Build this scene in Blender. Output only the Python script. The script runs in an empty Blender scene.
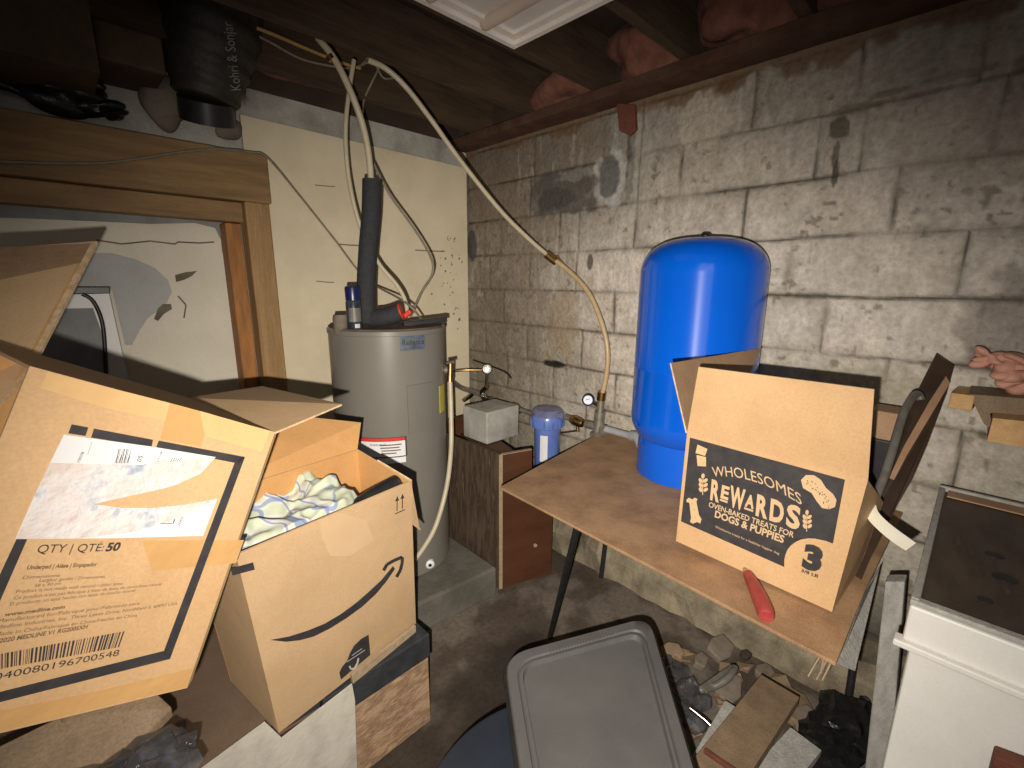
import bpy, math, random
import numpy as np
from mathutils import Vector, Matrix
from mathutils.geometry import tessellate_polygon
random.seed(4); rng = np.random.default_rng(7)
COL = bpy.context.scene.collection
# ------------------------------------------------------------------ camera model (used for measuring)
F = 460.0; H0 = 1.45
pitch, roll, yaw = math.radians(12.4), math.radians(.35), math.radians(45.5)
FW = Vector((math.cos(yaw)*math.cos(pitch), math.sin(yaw)*math.cos(pitch), -math.sin(pitch)))
RT = Vector((math.sin(yaw), -math.cos(yaw), 0)); UP = RT.cross(FW)
RR = RT*math.cos(roll)+UP*math.sin(roll); UU = -RT*math.sin(roll)+UP*math.cos(roll)
CAM = Vector((0, 0, H0))
def ray(x, y): return FW*F + RR*(x-512) + UU*(384-y)
def PX(x, y, v): d = ray(x, y); return CAM+d*(v/d.x)
def PY(x, y, v): d = ray(x, y); return CAM+d*(v/d.y)
def PZ(x, y, v): d = ray(x, y); return CAM+d*((v-H0)/d.z)
def PD(x, y, v): d = ray(x, y); return CAM+d*(v/F)          # FW is unit and ray.FW == F
class Plane:
    """a real flat face: px() gives the point of the face seen at a measured place"""
    def __init__(s, a, b, c):
        s.o = Vector(a); s.n = (Vector(b)-s.o).cross(Vector(c)-s.o).normalized()
        if s.n.dot(CAM-s.o) < 0: s.n = -s.n
    def px(s, x, y, off=0.0):
        d = ray(x, y); t = (s.o+s.n*off-CAM).dot(s.n)/d.dot(s.n); return CAM+d*t
XW, YW, ZC = 1.97, 2.43, 2.26
# ------------------------------------------------------------------ materials
def nd(nt, t, **k):
    n = nt.nodes.new(t)
    for a, v in k.items():
        if a in n.inputs.keys(): n.inputs[a].default_value = v
        else: setattr(n, a, v)
    return n
def mat(name, c1, c2=None, rough=.7, scale=8, metal=0, bump=0, bscale=60, stretch=(1, 1, 1), spec=.4, c3=None, alpha=1, trans=0, coat=0, detail=6, lo=.35, hi=.65, fine=0.0):
    m = bpy.data.materials.new(name); m.use_nodes = True; nt = m.node_tree
    b = nt.nodes['Principled BSDF']; L = nt.links.new
    b.inputs['Roughness'].default_value = rough; b.inputs['Metallic'].default_value = metal
    b.inputs['Specular IOR Level'].default_value = spec
    if coat: b.inputs['Coat Weight'].default_value = coat; b.inputs['Coat Roughness'].default_value = .08
    if trans: b.inputs['Transmission Weight'].default_value = trans
    tc = nd(nt, 'ShaderNodeTexCoord'); mp = nd(nt, 'ShaderNodeMapping'); mp.inputs['Scale'].default_value = stretch
    L(tc.outputs['Object'], mp.inputs['Vector'])
    c2 = c2 or tuple(v*.8 for v in c1)
    n = nd(nt, 'ShaderNodeTexNoise', Scale=scale, Detail=detail, Roughness=.6); L(mp.outputs[0], n.inputs['Vector'])
    cr = nd(nt, 'ShaderNodeValToRGB'); cr.color_ramp.elements[0].position = lo; cr.color_ramp.elements[1].position = hi
    cr.color_ramp.elements[0].color = (*c1, 1); cr.color_ramp.elements[1].color = (*c2, 1)
    if c3: e = cr.color_ramp.elements.new(min(.95, hi+.12)); e.color = (*c3, 1)
    L(n.outputs['Fac'], cr.inputs['Fac']); out = cr.outputs['Color']
    if fine:
        n3 = nd(nt, 'ShaderNodeTexNoise', Scale=220, Detail=3); L(tc.outputs['Object'], n3.inputs['Vector'])
        mr = nd(nt, 'ShaderNodeMapRange'); mr.inputs['To Min'].default_value = 1-fine; mr.inputs['To Max'].default_value = 1+fine; mr.inputs['From Min'].default_value = .3; mr.inputs['From Max'].default_value = .7
        L(n3.outputs['Fac'], mr.inputs['Value']); mx = nd(nt, 'ShaderNodeVectorMath', operation='SCALE')
        L(out, mx.inputs[0]); L(mr.outputs[0], mx.inputs['Scale']); out = mx.outputs[0]
    L(out, b.inputs['Base Color'])
    if bump:
        n2 = nd(nt, 'ShaderNodeTexNoise', Scale=bscale, Detail=5); L(mp.outputs[0], n2.inputs['Vector'])
        bp = nd(nt, 'ShaderNodeBump', Strength=bump, Distance=.01); L(n2.outputs['Fac'], bp.inputs['Height']); L(bp.outputs[0], b.inputs['Normal'])
    if alpha < 1: b.inputs['Alpha'].default_value = alpha
    return m
M = {}
M['card'] = mat('cardboard', (.58, .375, .195), (.51, .32, .16), .75, 5, bump=.12, bscale=25, fine=.07)
M['card2'] = mat('cardboard pale', (.57, .385, .215), (.50, .335, .18), .78, 5, bump=.1, bscale=22, fine=.06)
M['card_in'] = mat('cardboard inner', (.60, .33, .125), (.52, .275, .10), .75, 6, bump=.12, bscale=25, fine=.06)
M['card_dk'] = mat('cardboard dull and shaded', (.36, .225, .13), (.28, .175, .10), .8, 6, bump=.15, fine=.08)
M['card_edge'] = mat('cardboard cut edge', (.70, .52, .33), (.45, .30, .17), .8, 60)
M['tape'] = mat('packing tape', (.58, .345, .14), (.52, .30, .12), .22, 9, bump=.25, bscale=30, coat=.3)
M['tape2'] = mat('faded packing tape', (.66, .44, .21), (.60, .38, .17), .3, 9, bump=.2, bscale=30, coat=.2)
M['ink'] = mat('black ink', (.030, .028, .030), (.045, .042, .045), .6, 40)
M['inkgrey'] = mat('soft grey ink', (.13, .085, .05), (.17, .11, .06), .7, 40)
M['kraft'] = mat('kraft print', (.60, .42, .24), (.56, .38, .21), .7, 12)
M['label'] = mat('label paper', (.72, .72, .72), (.66, .66, .67), .5, 8)
M['torn'] = mat('torn label fibres', (.62, .53, .48), (.66, .63, .62), .9, 22, c3=(.30, .36, .46), bump=.5, bscale=60, lo=.40, hi=.55)
M['wood'] = mat('old timber', (.27, .16, .065), (.17, .10, .042), .7, 3, stretch=(1, 8, 8), bump=.25, bscale=12, fine=.12)
M['wood_v'] = mat('old post timber', (.33, .20, .085), (.24, .14, .055), .7, 3, stretch=(10, 10, 1), bump=.25, bscale=12, fine=.12)
M['wood_or'] = mat('orange stud', (.36, .15, .03), (.22, .085, .02), .6, 6, stretch=(6, 6, 1), bump=.2, fine=.1)
M['wood_new'] = mat('pine lumber', (.58, .36, .16), (.48, .28, .115), .65, 4, stretch=(1.5, 9, 9), bump=.15, fine=.08)
M['wood_dirty'] = mat('dirty plank', (.235, .165, .10), (.17, .115, .07), .7, 5, stretch=(3, 3, 3), bump=.2, fine=.15)
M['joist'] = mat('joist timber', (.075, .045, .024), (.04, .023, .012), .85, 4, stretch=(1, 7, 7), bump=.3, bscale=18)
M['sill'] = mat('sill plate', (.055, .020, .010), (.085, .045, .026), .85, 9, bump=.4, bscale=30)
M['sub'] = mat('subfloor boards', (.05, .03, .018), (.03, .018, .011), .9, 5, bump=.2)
M['pink'] = mat('pink insulation', (.21, .085, .060), (.11, .045, .03), .95, 14, bump=.9, bscale=22, c3=(.28, .15, .11))
M['panel'] = mat('cream panel', (.62, .54, .385), (.54, .465, .325), .75, 4, bump=.06, bscale=14, c3=(.46, .39, .27), fine=.05)
M['niche'] = mat('white plaster', (.64, .59, .48), (.57, .52, .42), .7, 3, bump=.15, bscale=6, fine=.05)
M['nichegrey'] = mat('grey plaster', (.24, .25, .24), (.18, .185, .18), .8, 10, bump=.2)
M['lime'] = mat('limewashed block', (.40, .385, .34), (.24, .225, .20), .9, 6, bump=.6, bscale=14, c3=(.08, .055, .035), fine=.12)
M['stone'] = mat('rough stone', (.19, .155, .12), (.10, .078, .058), .9, 10, bump=.8, bscale=18)
M['conc'] = mat('concrete', (.13, .122, .098), (.085, .077, .062), .9, 6, bump=.5, bscale=24, c3=(.085, .07, .055), fine=.15)
M['heater'] = mat('heater enamel', (.185, .172, .148), (.170, .157, .134), .38, 3, bump=.02, bscale=8, coat=.15)
M['heater_dk'] = mat('dusty heater top', (.13, .085, .055), (.08, .05, .035), .9, 18, bump=.3)
M['blue'] = mat('blue gloss paint', (.0015, .11, .66), (.002, .10, .62), .16, 3, coat=.25, spec=.5)
M['black'] = mat('black plastic', (.012, .012, .013), (.02, .02, .021), .4, 30)
M['foam'] = mat('black pipe foam', (.022, .023, .025), (.032, .033, .035), .85, 60, bump=.2)
M['bag'] = mat('black bin bag', (.006, .006, .007), (.012, .012, .013), .35, 30, bump=.8, bscale=22)
M['duct'] = mat('dark duct wrap', (.034, .030, .024), (.02, .018, .015), .6, 12, bump=.6, bscale=20)
M['ductbrown'] = mat('brown duct board', (.085, .055, .032), (.06, .04, .024), .8, 14, bump=.3)
M['ducttext'] = mat('grey lettering', (.26, .27, .25), (.18, .19, .18), .6, 40)
M['pex'] = mat('cream tubing', (.50, .44, .31), (.42, .36, .25), .4, 20)
M['hose'] = mat('tan clear hose', (.50, .36, .20), (.42, .30, .17), .35, 30)
M['cable'] = mat('grey cable', (.22, .19, .14), (.16, .135, .10), .6, 30)
M['yellow'] = mat('yellow cable', (.42, .27, .09), (.34, .21, .07), .5, 30)
M['chrome'] = mat('chrome', (.55, .52, .47), (.40, .37, .32), .22, 30, metal=1)
M['brass'] = mat('brass', (.50, .33, .12), (.34, .21, .08), .32, 30, metal=1)
M['copper'] = mat('copper', (.45, .22, .11), (.30, .14, .07), .35, 30, metal=1)
M['galv'] = mat('galvanised steel', (.34, .32, .27), (.22, .20, .17), .45, 30, metal=.6)
M['pvc'] = mat('grey pvc', (.36, .37, .38), (.30, .31, .32), .4, 30)
M['red'] = mat('red plastic', (.62, .05, .03), (.5, .04, .025), .4, 30)
M['redhandle'] = mat('worn red rubber', (.40, .06, .055), (.26, .04, .038), .45, 20, bump=.2)
M['filter'] = mat('blue filter plastic', (.13, .20, .52), (.10, .15, .42), .3, 8, coat=.3)
M['filtercap'] = mat('filter cap plastic', (.17, .19, .34), (.12, .12, .20), .4, 20, coat=.2)
M['veneer'] = mat('streaky dark veneer', (.09, .062, .04), (.042, .028, .018), .6, 7, stretch=(5, 5, .8), bump=.2, c3=(.19, .14, .09), lo=.42, hi=.6)
M['mahog'] = mat('brown laminate', (.085, .032, .014), (.06, .022, .010), .5, 4, stretch=(1, 1, 3), fine=.08)
M['edge'] = mat('pale chipboard edge', (.34, .25, .16), (.26, .19, .12), .8, 60)
M['hard'] = mat('worn hardboard', (.37, .225, .12), (.27, .16, .085), .75, 9, bump=.12, c3=(.20, .12, .065), lo=.38, hi=.6, fine=.16)
M['lid'] = mat('grey tote lid', (.108, .106, .102), (.088, .087, .084), .45, 6, fine=.05)
M['navy'] = mat('navy plastic', (.014, .020, .032), (.020, .028, .042), .45, 8)
M['osb'] = mat('osb board', (.38, .25, .15), (.22, .135, .08), .8, 11, stretch=(1, 1, 2.4), bump=.35, c3=(.46, .32, .19), lo=.42, hi=.56)
M['sheet'] = mat('dirty white sheet', (.50, .47, .40), (.40, .375, .32), .8, 9, bump=.15, c3=(.30, .285, .245), lo=.45, hi=.62)
M['brownleather'] = mat('brown bench top', (.155, .105, .072), (.125, .083, .056), .6, 8, fine=.12)
M['blackband'] = mat('black edging', (.024, .026, .030), (.038, .040, .044), .5, 22, bump=.15)
M['white'] = mat('white paint', (.66, .65, .62), (.60, .585, .55), .45, 5, fine=.03)
M['whitedull'] = mat('weathered white paint', (.37, .36, .33), (.27, .26, .235), .7, 14, bump=.3, stretch=(3, 3, 1), fine=.1)
M['darktop'] = mat('grimy dark top', (.065, .048, .036), (.042, .030, .023), .5, 6, stretch=(1, 3, 1), c3=(.13, .105, .085), lo=.4, hi=.62, bump=.12)
M['chairbrown'] = mat('brown chair enamel', (.05, .032, .020), (.035, .022, .015), .4, 12)
M['chairtan'] = mat('tan chair edge', (.38, .22, .13), (.28, .16, .09), .6, 12)
M['grey_t'] = mat('grey tube', (.15, .14, .12), (.10, .09, .08), .45, 30)
M['creamplastic'] = mat('cream plastic', (.86, .83, .70), (.82, .79, .66), .4, 20)
M['dirt'] = mat('dirt', (.05, .038, .028), (.03, .023, .018), .95, 20, bump=.8)
M['brickred'] = mat('red brick', (.14, .045, .028), (.10, .033, .022), .85, 20, bump=.5)
M['cloth'] = None
M['fixture'] = mat('off-white enamel', (.84, .79, .73), (.76, .71, .66), .5, 9, bump=.05)
M['fixture_in'] = mat('fixture reflector', (.78, .73, .70), (.70, .66, .62), .45, 5)
M['tube'] = mat('unlit fluorescent tube', (.60, .50, .42), (.54, .44, .37), .35, 8)
M['dial'] = mat('dial face', (.5, .55, .6), (.45, .5, .56), .4, 20)
M['yellowtag'] = mat('yellow tag', (.42, .38, .05), (.34, .30, .05), .6, 25)
M['navycap'] = mat('dark blue cap', (.010, .012, .07), (.014, .016, .08), .3, 10)
M['canbody'] = mat('black can', (.02, .022, .03), (.04, .05, .075), .3, 30, lo=.45, hi=.6)
M['whitemark'] = mat('white marks', (.55, .55, .52), (.5, .5, .48), .6, 20)
M['clear'] = mat('crinkled clear film', (.06, .06, .065), (.16, .17, .19), .10, 16, bump=.3, bscale=30, alpha=.45, spec=1.0, lo=.5, hi=.65, coat=1)
M['badge'] = mat('silver blue badge', (.09, .12, .17), (.26, .29, .33), .3, 16, metal=.5)

def attr_mat(name, rough=.9, bump=.35, bscale=70, fine=.16):
    m = bpy.data.materials.new(name); m.use_nodes = True; nt = m.node_tree; L = nt.links.new
    b = nt.nodes['Principled BSDF']; b.inputs['Roughness'].default_value = rough; b.inputs['Specular IOR Level'].default_value = .25
    at = nd(nt, 'ShaderNodeVertexColor'); at.layer_name = 'Col'
    tc = nd(nt, 'ShaderNodeTexCoord')
    n = nd(nt, 'ShaderNodeTexNoise', Scale=55, Detail=9, Roughness=.7); L(tc.outputs['Object'], n.inputs['Vector'])
    mr = nd(nt, 'ShaderNodeMapRange'); mr.inputs['From Min'].default_value = .3; mr.inputs['From Max'].default_value = .7
    mr.inputs['To Min'].default_value = 1-fine; mr.inputs['To Max'].default_value = 1+fine
    L(n.outputs['Fac'], mr.inputs['Value']); s = nd(nt, 'ShaderNodeVectorMath', operation='SCALE')
    L(at.outputs['Color'], s.inputs[0]); L(mr.outputs[0], s.inputs['Scale']); L(s.outputs[0], b.inputs['Base Color'])
    n2 = nd(nt, 'ShaderNodeTexNoise', Scale=bscale, Detail=6); L(tc.outputs['Object'], n2.inputs['Vector'])
    bp = nd(nt, 'ShaderNodeBump', Strength=bump, Distance=.008); L(n2.outputs['Fac'], bp.inputs['Height']); L(bp.outputs[0], b.inputs['Normal'])
    return m
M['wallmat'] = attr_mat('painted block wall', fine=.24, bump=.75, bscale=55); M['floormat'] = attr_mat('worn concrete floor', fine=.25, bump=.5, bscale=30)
def cloth_mat():
    m = bpy.data.materials.new('plaid cotton'); m.use_nodes = True; nt = m.node_tree; L = nt.links.new
    b = nt.nodes['Principled BSDF']; b.inputs['Roughness'].default_value = .9
    tc = nd(nt, 'ShaderNodeUVMap'); sx = nd(nt, 'ShaderNodeSeparateXYZ'); L(tc.outputs[0], sx.inputs[0])
    def band(out, per, w, ph):
        a = nd(nt, 'ShaderNodeMath', operation='MULTIPLY_ADD'); a.inputs[1].default_value = per; a.inputs[2].default_value = ph; L(out, a.inputs[0])
        f = nd(nt, 'ShaderNodeMath', operation='FRACT'); L(a.outputs[0], f.inputs[0])
        c = nd(nt, 'ShaderNodeMath', operation='LESS_THAN'); c.inputs[1].default_value = w; L(f.outputs[0], c.inputs[0]); return c.outputs[0]
    def mix(fac, c, prev):
        x = nd(nt, 'ShaderNodeMix', data_type='RGBA'); x.inputs[7].default_value = (*c, 1)
        ml = nd(nt, 'ShaderNodeMath', operation='MULTIPLY'); ml.inputs[1].default_value = .7; L(fac, ml.inputs[0]); L(ml.outputs[0], x.inputs[0])
        if isinstance(prev, tuple): x.inputs[6].default_value = (*prev, 1)
        else: L(prev, x.inputs[6])
        return x.outputs[2]
    p = mix(band(sx.outputs[0], 7, .42, .1), (.47, .52, .37), (.56, .56, .52))
    p = mix(band(sx.outputs[1], 7, .42, .3), (.46, .50, .36), p)
    p = mix(band(sx.outputs[0], 7, .14, .55), (.12, .19, .40), p)
    p = mix(band(sx.outputs[1], 7, .14, .75), (.14, .22, .42), p)
    L(p, b.inputs['Base Color']); return m
M['cloth'] = cloth_mat()
# ------------------------------------------------------------------ object helpers
WL = {}
def tag(o, label=None, cat=None, group=None, kind=None):
    if label: o['label'] = label
    if cat: o['category'] = cat
    if group: o['group'] = group
    if kind: o['kind'] = kind
    return o
def thing(name, loc, label, cat, group=None):
    o = bpy.data.objects.new(name, None); COL.objects.link(o); o.location = loc; o.empty_display_size = .05
    WL[o] = Vector(loc); return tag(o, label, cat, group)
class MB:
    def __init__(s): s.v = []; s.f = []; s.uv = None
    def add(s, vs, fs):
        k = len(s.v); s.v += [Vector(p) for p in vs]; s.f += [tuple(i+k for i in f) for f in fs]; return s
    def box(s, lo, hi, R=None, c=None):
        vs = [Vector((x, y, z)) for x in (lo[0], hi[0]) for y in (lo[1], hi[1]) for z in (lo[2], hi[2])]
        if R is not None: vs = [R@v for v in vs]
        if c is not None: vs = [v+Vector(c) for v in vs]
        return s.add(vs, [(0, 1, 3, 2), (4, 6, 7, 5), (0, 4, 5, 1), (2, 3, 7, 6), (0, 2, 6, 4), (1, 5, 7, 3)])
    def slab(s, pts, t):
        """polygon extruded by vector t"""
        n = len(pts); pts = [Vector(p) for p in pts]; t = Vector(t)
        fs = [tuple(range(n))[::-1], tuple(range(n, 2*n))]+[(i, (i+1) % n, (i+1) % n+n, i+n) for i in range(n)]
        return s.add(pts+[p+t for p in pts], fs)
    def bar(s, a, b, w, h, up=(0, 0, 1)):
        a, b = Vector(a), Vector(b); d = (b-a).normalized(); u = Vector(up); x = d.cross(u).normalized(); u = x.cross(d)
        q = [a-x*w/2-u*h/2, a+x*w/2-u*h/2, a+x*w/2+u*h/2, a-x*w/2+u*h/2]
        return s.slab(q, b-a)
    def tube(s, pts, r, seg=12, sm=6, cap=True):
        pts = [Vector(p) for p in pts]
        if sm > 1 and len(pts) > 2:
            out = []
            for i in range(len(pts)-1):
                p0 = pts[max(i-1, 0)]; p1 = pts[i]; p2 = pts[i+1]; p3 = pts[min(i+2, len(pts)-1)]
                for j in range(sm):
                    t = j/sm; out.append(.5*((2*p1)+(p2-p0)*t+(2*p0-5*p1+4*p2-p3)*t*t+(3*p1-p0-3*p2+p3)*t**3))
            pts = out+[pts[-1]]
        n = len(pts); rs = r if callable(r) else (lambda t: r); k = len(s.v); x = None
        for i, p in enumerate(pts):
            d = (pts[min(i+1, n-1)]-pts[max(i-1, 0)]).normalized()
            if x is None: x = d.cross(Vector((.3, .2, 1))).normalized()
            else: x = (x-d*x.dot(d)).normalized()
            y = d.cross(x); rr = rs(i/(n-1))
            for j in range(seg):
                a = 2*math.pi*j/seg; s.v.append(p+(x*math.cos(a)+y*math.sin(a))*rr)
        for i in range(n-1):
            for j in range(seg):
                a = k+i*seg+j; b = k+i*seg+(j+1) % seg; s.f.append((a, b, b+seg, a+seg))
        if cap: s.f.append(tuple(range(k+seg-1, k-1, -1))); s.f.append(tuple(range(k+(n-1)*seg, k+n*seg)))
        return s
    def lathe(s, c, prof, seg=48, axis=(0, 0, 1)):
        c = Vector(c); q = Vector((0, 0, 1)).rotation_difference(Vector(axis)); k = len(s.v)
        for r, z in prof:
            for j in range(seg):
                a = 2*math.pi*j/seg; s.v.append(c+q@Vector((r*math.cos(a), r*math.sin(a), z)))
        for i in range(len(prof)-1):
            for j in range(seg):
                a = k+i*seg+j; b = k+i*seg+(j+1) % seg; s.f.append((a, b, b+seg, a+seg))
        s.f.append(tuple(range(k+seg-1, k-1, -1))); s.f.append(tuple(range(k+(len(prof)-1)*seg, k+len(prof)*seg)))
        return s
    def poly(s, pts):
        pts = [Vector(p) for p in pts]; tr = tessellate_polygon([pts]); return s.add(pts, [tuple(t) for t in tr])
    def blob(s, c, rad, n=3, amp=.25, seed=0, R=None):
        import bmesh
        bm = bmesh.new(); bmesh.ops.create_icosphere(bm, subdivisions=n, radius=1); r = random.Random(seed)
        ph = [(Vector((r.uniform(-3, 3), r.uniform(-3, 3), r.uniform(-3, 3))), r.uniform(0, 6)) for _ in range(7)]
        vs = []
        for v in bm.verts:
            k = 1+amp*sum(math.sin(v.co.dot(p)*1.3+a) for p, a in ph)/4
            q = Vector((v.co.x*rad[0], v.co.y*rad[1], v.co.z*rad[2]))*k
            if R is not None: q = R@q
            vs.append(q+Vector(c))
        fs = [tuple(v.index for v in f.verts) for f in bm.faces]; bm.free(); return s.add(vs, fs)
    def crumple(s, c, rad, seed=0, n=3, lo=.55, R=None):
        import bmesh
        bm = bmesh.new(); bmesh.ops.create_icosphere(bm, subdivisions=n, radius=1); r = random.Random(seed); c = Vector(c)
        vs = []
        for v in bm.verts:
            k = r.uniform(lo, 1.15); vs.append(c+Vector((v.co.x*rad[0], v.co.y*rad[1], v.co.z*rad[2]))*k)
        fs = [tuple(v.index for v in f.verts) for f in bm.faces]; bm.free(); return s.add(vs, fs)
    def build(s, name, m, parent=None, smooth=False, bevel=0, label=None):
        if parent is not None: w = WL[parent]
        else:
            xs = [v.x for v in s.v]; ys = [v.y for v in s.v]; w = Vector(((min(xs)+max(xs))/2, (min(ys)+max(ys))/2, min(v.z for v in s.v)))
        me = bpy.data.meshes.new(name); me.from_pydata([v-w for v in s.v], [], s.f); me.validate(); me.update()
        import bmesh
        bm = bmesh.new(); bm.from_mesh(me); bmesh.ops.recalc_face_normals(bm, faces=bm.faces); bm.to_mesh(me); bm.free()
        if s.uv is not None:
            ul = me.uv_layers.new(name='UVMap')
            for lp in me.loops: ul.data[lp.index].uv = s.uv[lp.vertex_index]
        o = bpy.data.objects.new(name, me); COL.objects.link(o); me.materials.append(m); WL[o] = w
        if smooth:
            for p in me.polygons: p.use_smooth = True
            md = o.modifiers.new('edges', 'EDGE_SPLIT'); md.split_angle = math.radians(40)
        if bevel:
            bv = o.modifiers.new('bevel', 'BEVEL'); bv.width = bevel; bv.segments = 2; bv.limit_method = 'ANGLE'
        if parent is not None: o.parent = parent
        else: o.location = w
        if label: o['label'] = label
        return o
def strip(plane, pts, w_px, off=.0008):
    """closed polygons for a thick polyline drawn on a face"""
    out = []
    for (a, b) in zip(pts[:-1], pts[1:]):
        dx, dy = b[0]-a[0], b[1]-a[1]; l = math.hypot(dx, dy) or 1; nx, ny = -dy/l*w_px/2, dx/l*w_px/2
        out.append([plane.px(a[0]+nx, a[1]+ny, off), plane.px(b[0]+nx, b[1]+ny, off), plane.px(b[0]-nx, b[1]-ny, off), plane.px(a[0]-nx, a[1]-ny, off)])
    return out
def text_mb(s, mb, O, Rv, Uv, bold=0.0, arch=0.0, ext=0):
    """flat lettering: O lower left, Rv full width vector, Uv cap height vector"""
    cu = bpy.data.curves.new('t', 'FONT'); cu.body = s; cu.offset = bold; cu.resolution_u = 3
    ob = bpy.data.objects.new('t', cu); COL.objects.link(ob); bpy.context.view_layer.update()
    me = ob.to_mesh(); vs = [v.co.copy() for v in me.vertices]; fs = [tuple(p.vertices) for p in me.polygons]
    ob.to_mesh_clear(); bpy.data.objects.remove(ob); bpy.data.curves.remove(cu)
    if not vs: return
    x0 = min(v.x for v in vs); x1 = max(v.x for v in vs); ch = .70
    q = []
    for v in vs:
        t = (v.x-x0)/(x1-x0); q.append(O+Rv*t+Uv*(v.y/ch+arch*4*t*(1-t)))
    mb.add(q, fs)
def ptext(mb, plane, s, L, R, T, bold=0, arch=0, off=.0010):
    O = plane.px(*L, off); text_mb(s, mb, O, plane.px(*R, off)-O, plane.px(*T, off)-O, bold, arch)
# ------------------------------------------------------------------ noise for painted geometry
def vnoise(x, y, sc, seed):
    g = np.random.default_rng(seed).random((64, 64)); X = x*sc; Y = y*sc; xi = np.floor(X).astype(int); yi = np.floor(Y).astype(int)
    fx = X-xi; fy = Y-yi; fx = fx*fx*(3-2*fx); fy = fy*fy*(3-2*fy)
    a = g[xi % 64, yi % 64]; b = g[(xi+1) % 64, yi % 64]; c = g[xi % 64, (yi+1) % 64]; d = g[(xi+1) % 64, (yi+1) % 64]
    return (a*(1-fx)+b*fx)*(1-fy)+(c*(1-fx)+d*fx)*fy
def fbm(x, y, sc, seed, o=4):
    t = 0; a = 1; n = 0
    for i in range(o): t = t+a*vnoise(x, y, sc*2**i, seed+i); n += a; a *= .55
    return t/n
def sst(a, b, x): t = np.clip((x-a)/(b-a), 0, 1); return t*t*(3-2*t)
def grid_obj(name, P, C, m):
    """P: (n,m,3) positions, C: (n,m,3) linear colours"""
    n, k = P.shape[:2]; me = bpy.data.meshes.new(name); idx = np.arange(n*k).reshape(n, k)
    q = np.stack([idx[:-1, :-1], idx[1:, :-1], idx[1:, 1:], idx[:-1, 1:]], -1).reshape(-1, 4)
    me.vertices.add(n*k); me.vertices.foreach_set('co', P.reshape(-1).astype(np.float32))
    me.loops.add(q.size); me.loops.foreach_set('vertex_index', q.reshape(-1).astype(np.int32))
    me.polygons.add(len(q)); me.polygons.foreach_set('loop_start', (np.arange(len(q))*4).astype(np.int32)); me.polygons.foreach_set('loop_total', np.full(len(q), 4, np.int32))
    me.update(); me.validate()
    ca = me.color_attributes.new('Col', 'FLOAT_COLOR', 'POINT'); c4 = np.concatenate([np.clip(C, 0, 1), np.ones((n, k, 1))], -1)
    ca.data.foreach_set('color', c4.reshape(-1).astype(np.float32))
    for p in me.polygons: p.use_smooth = True
    o = bpy.data.objects.new(name, me); COL.objects.link(o); me.materials.append(m); o['kind'] = 'structure'; return o
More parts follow.
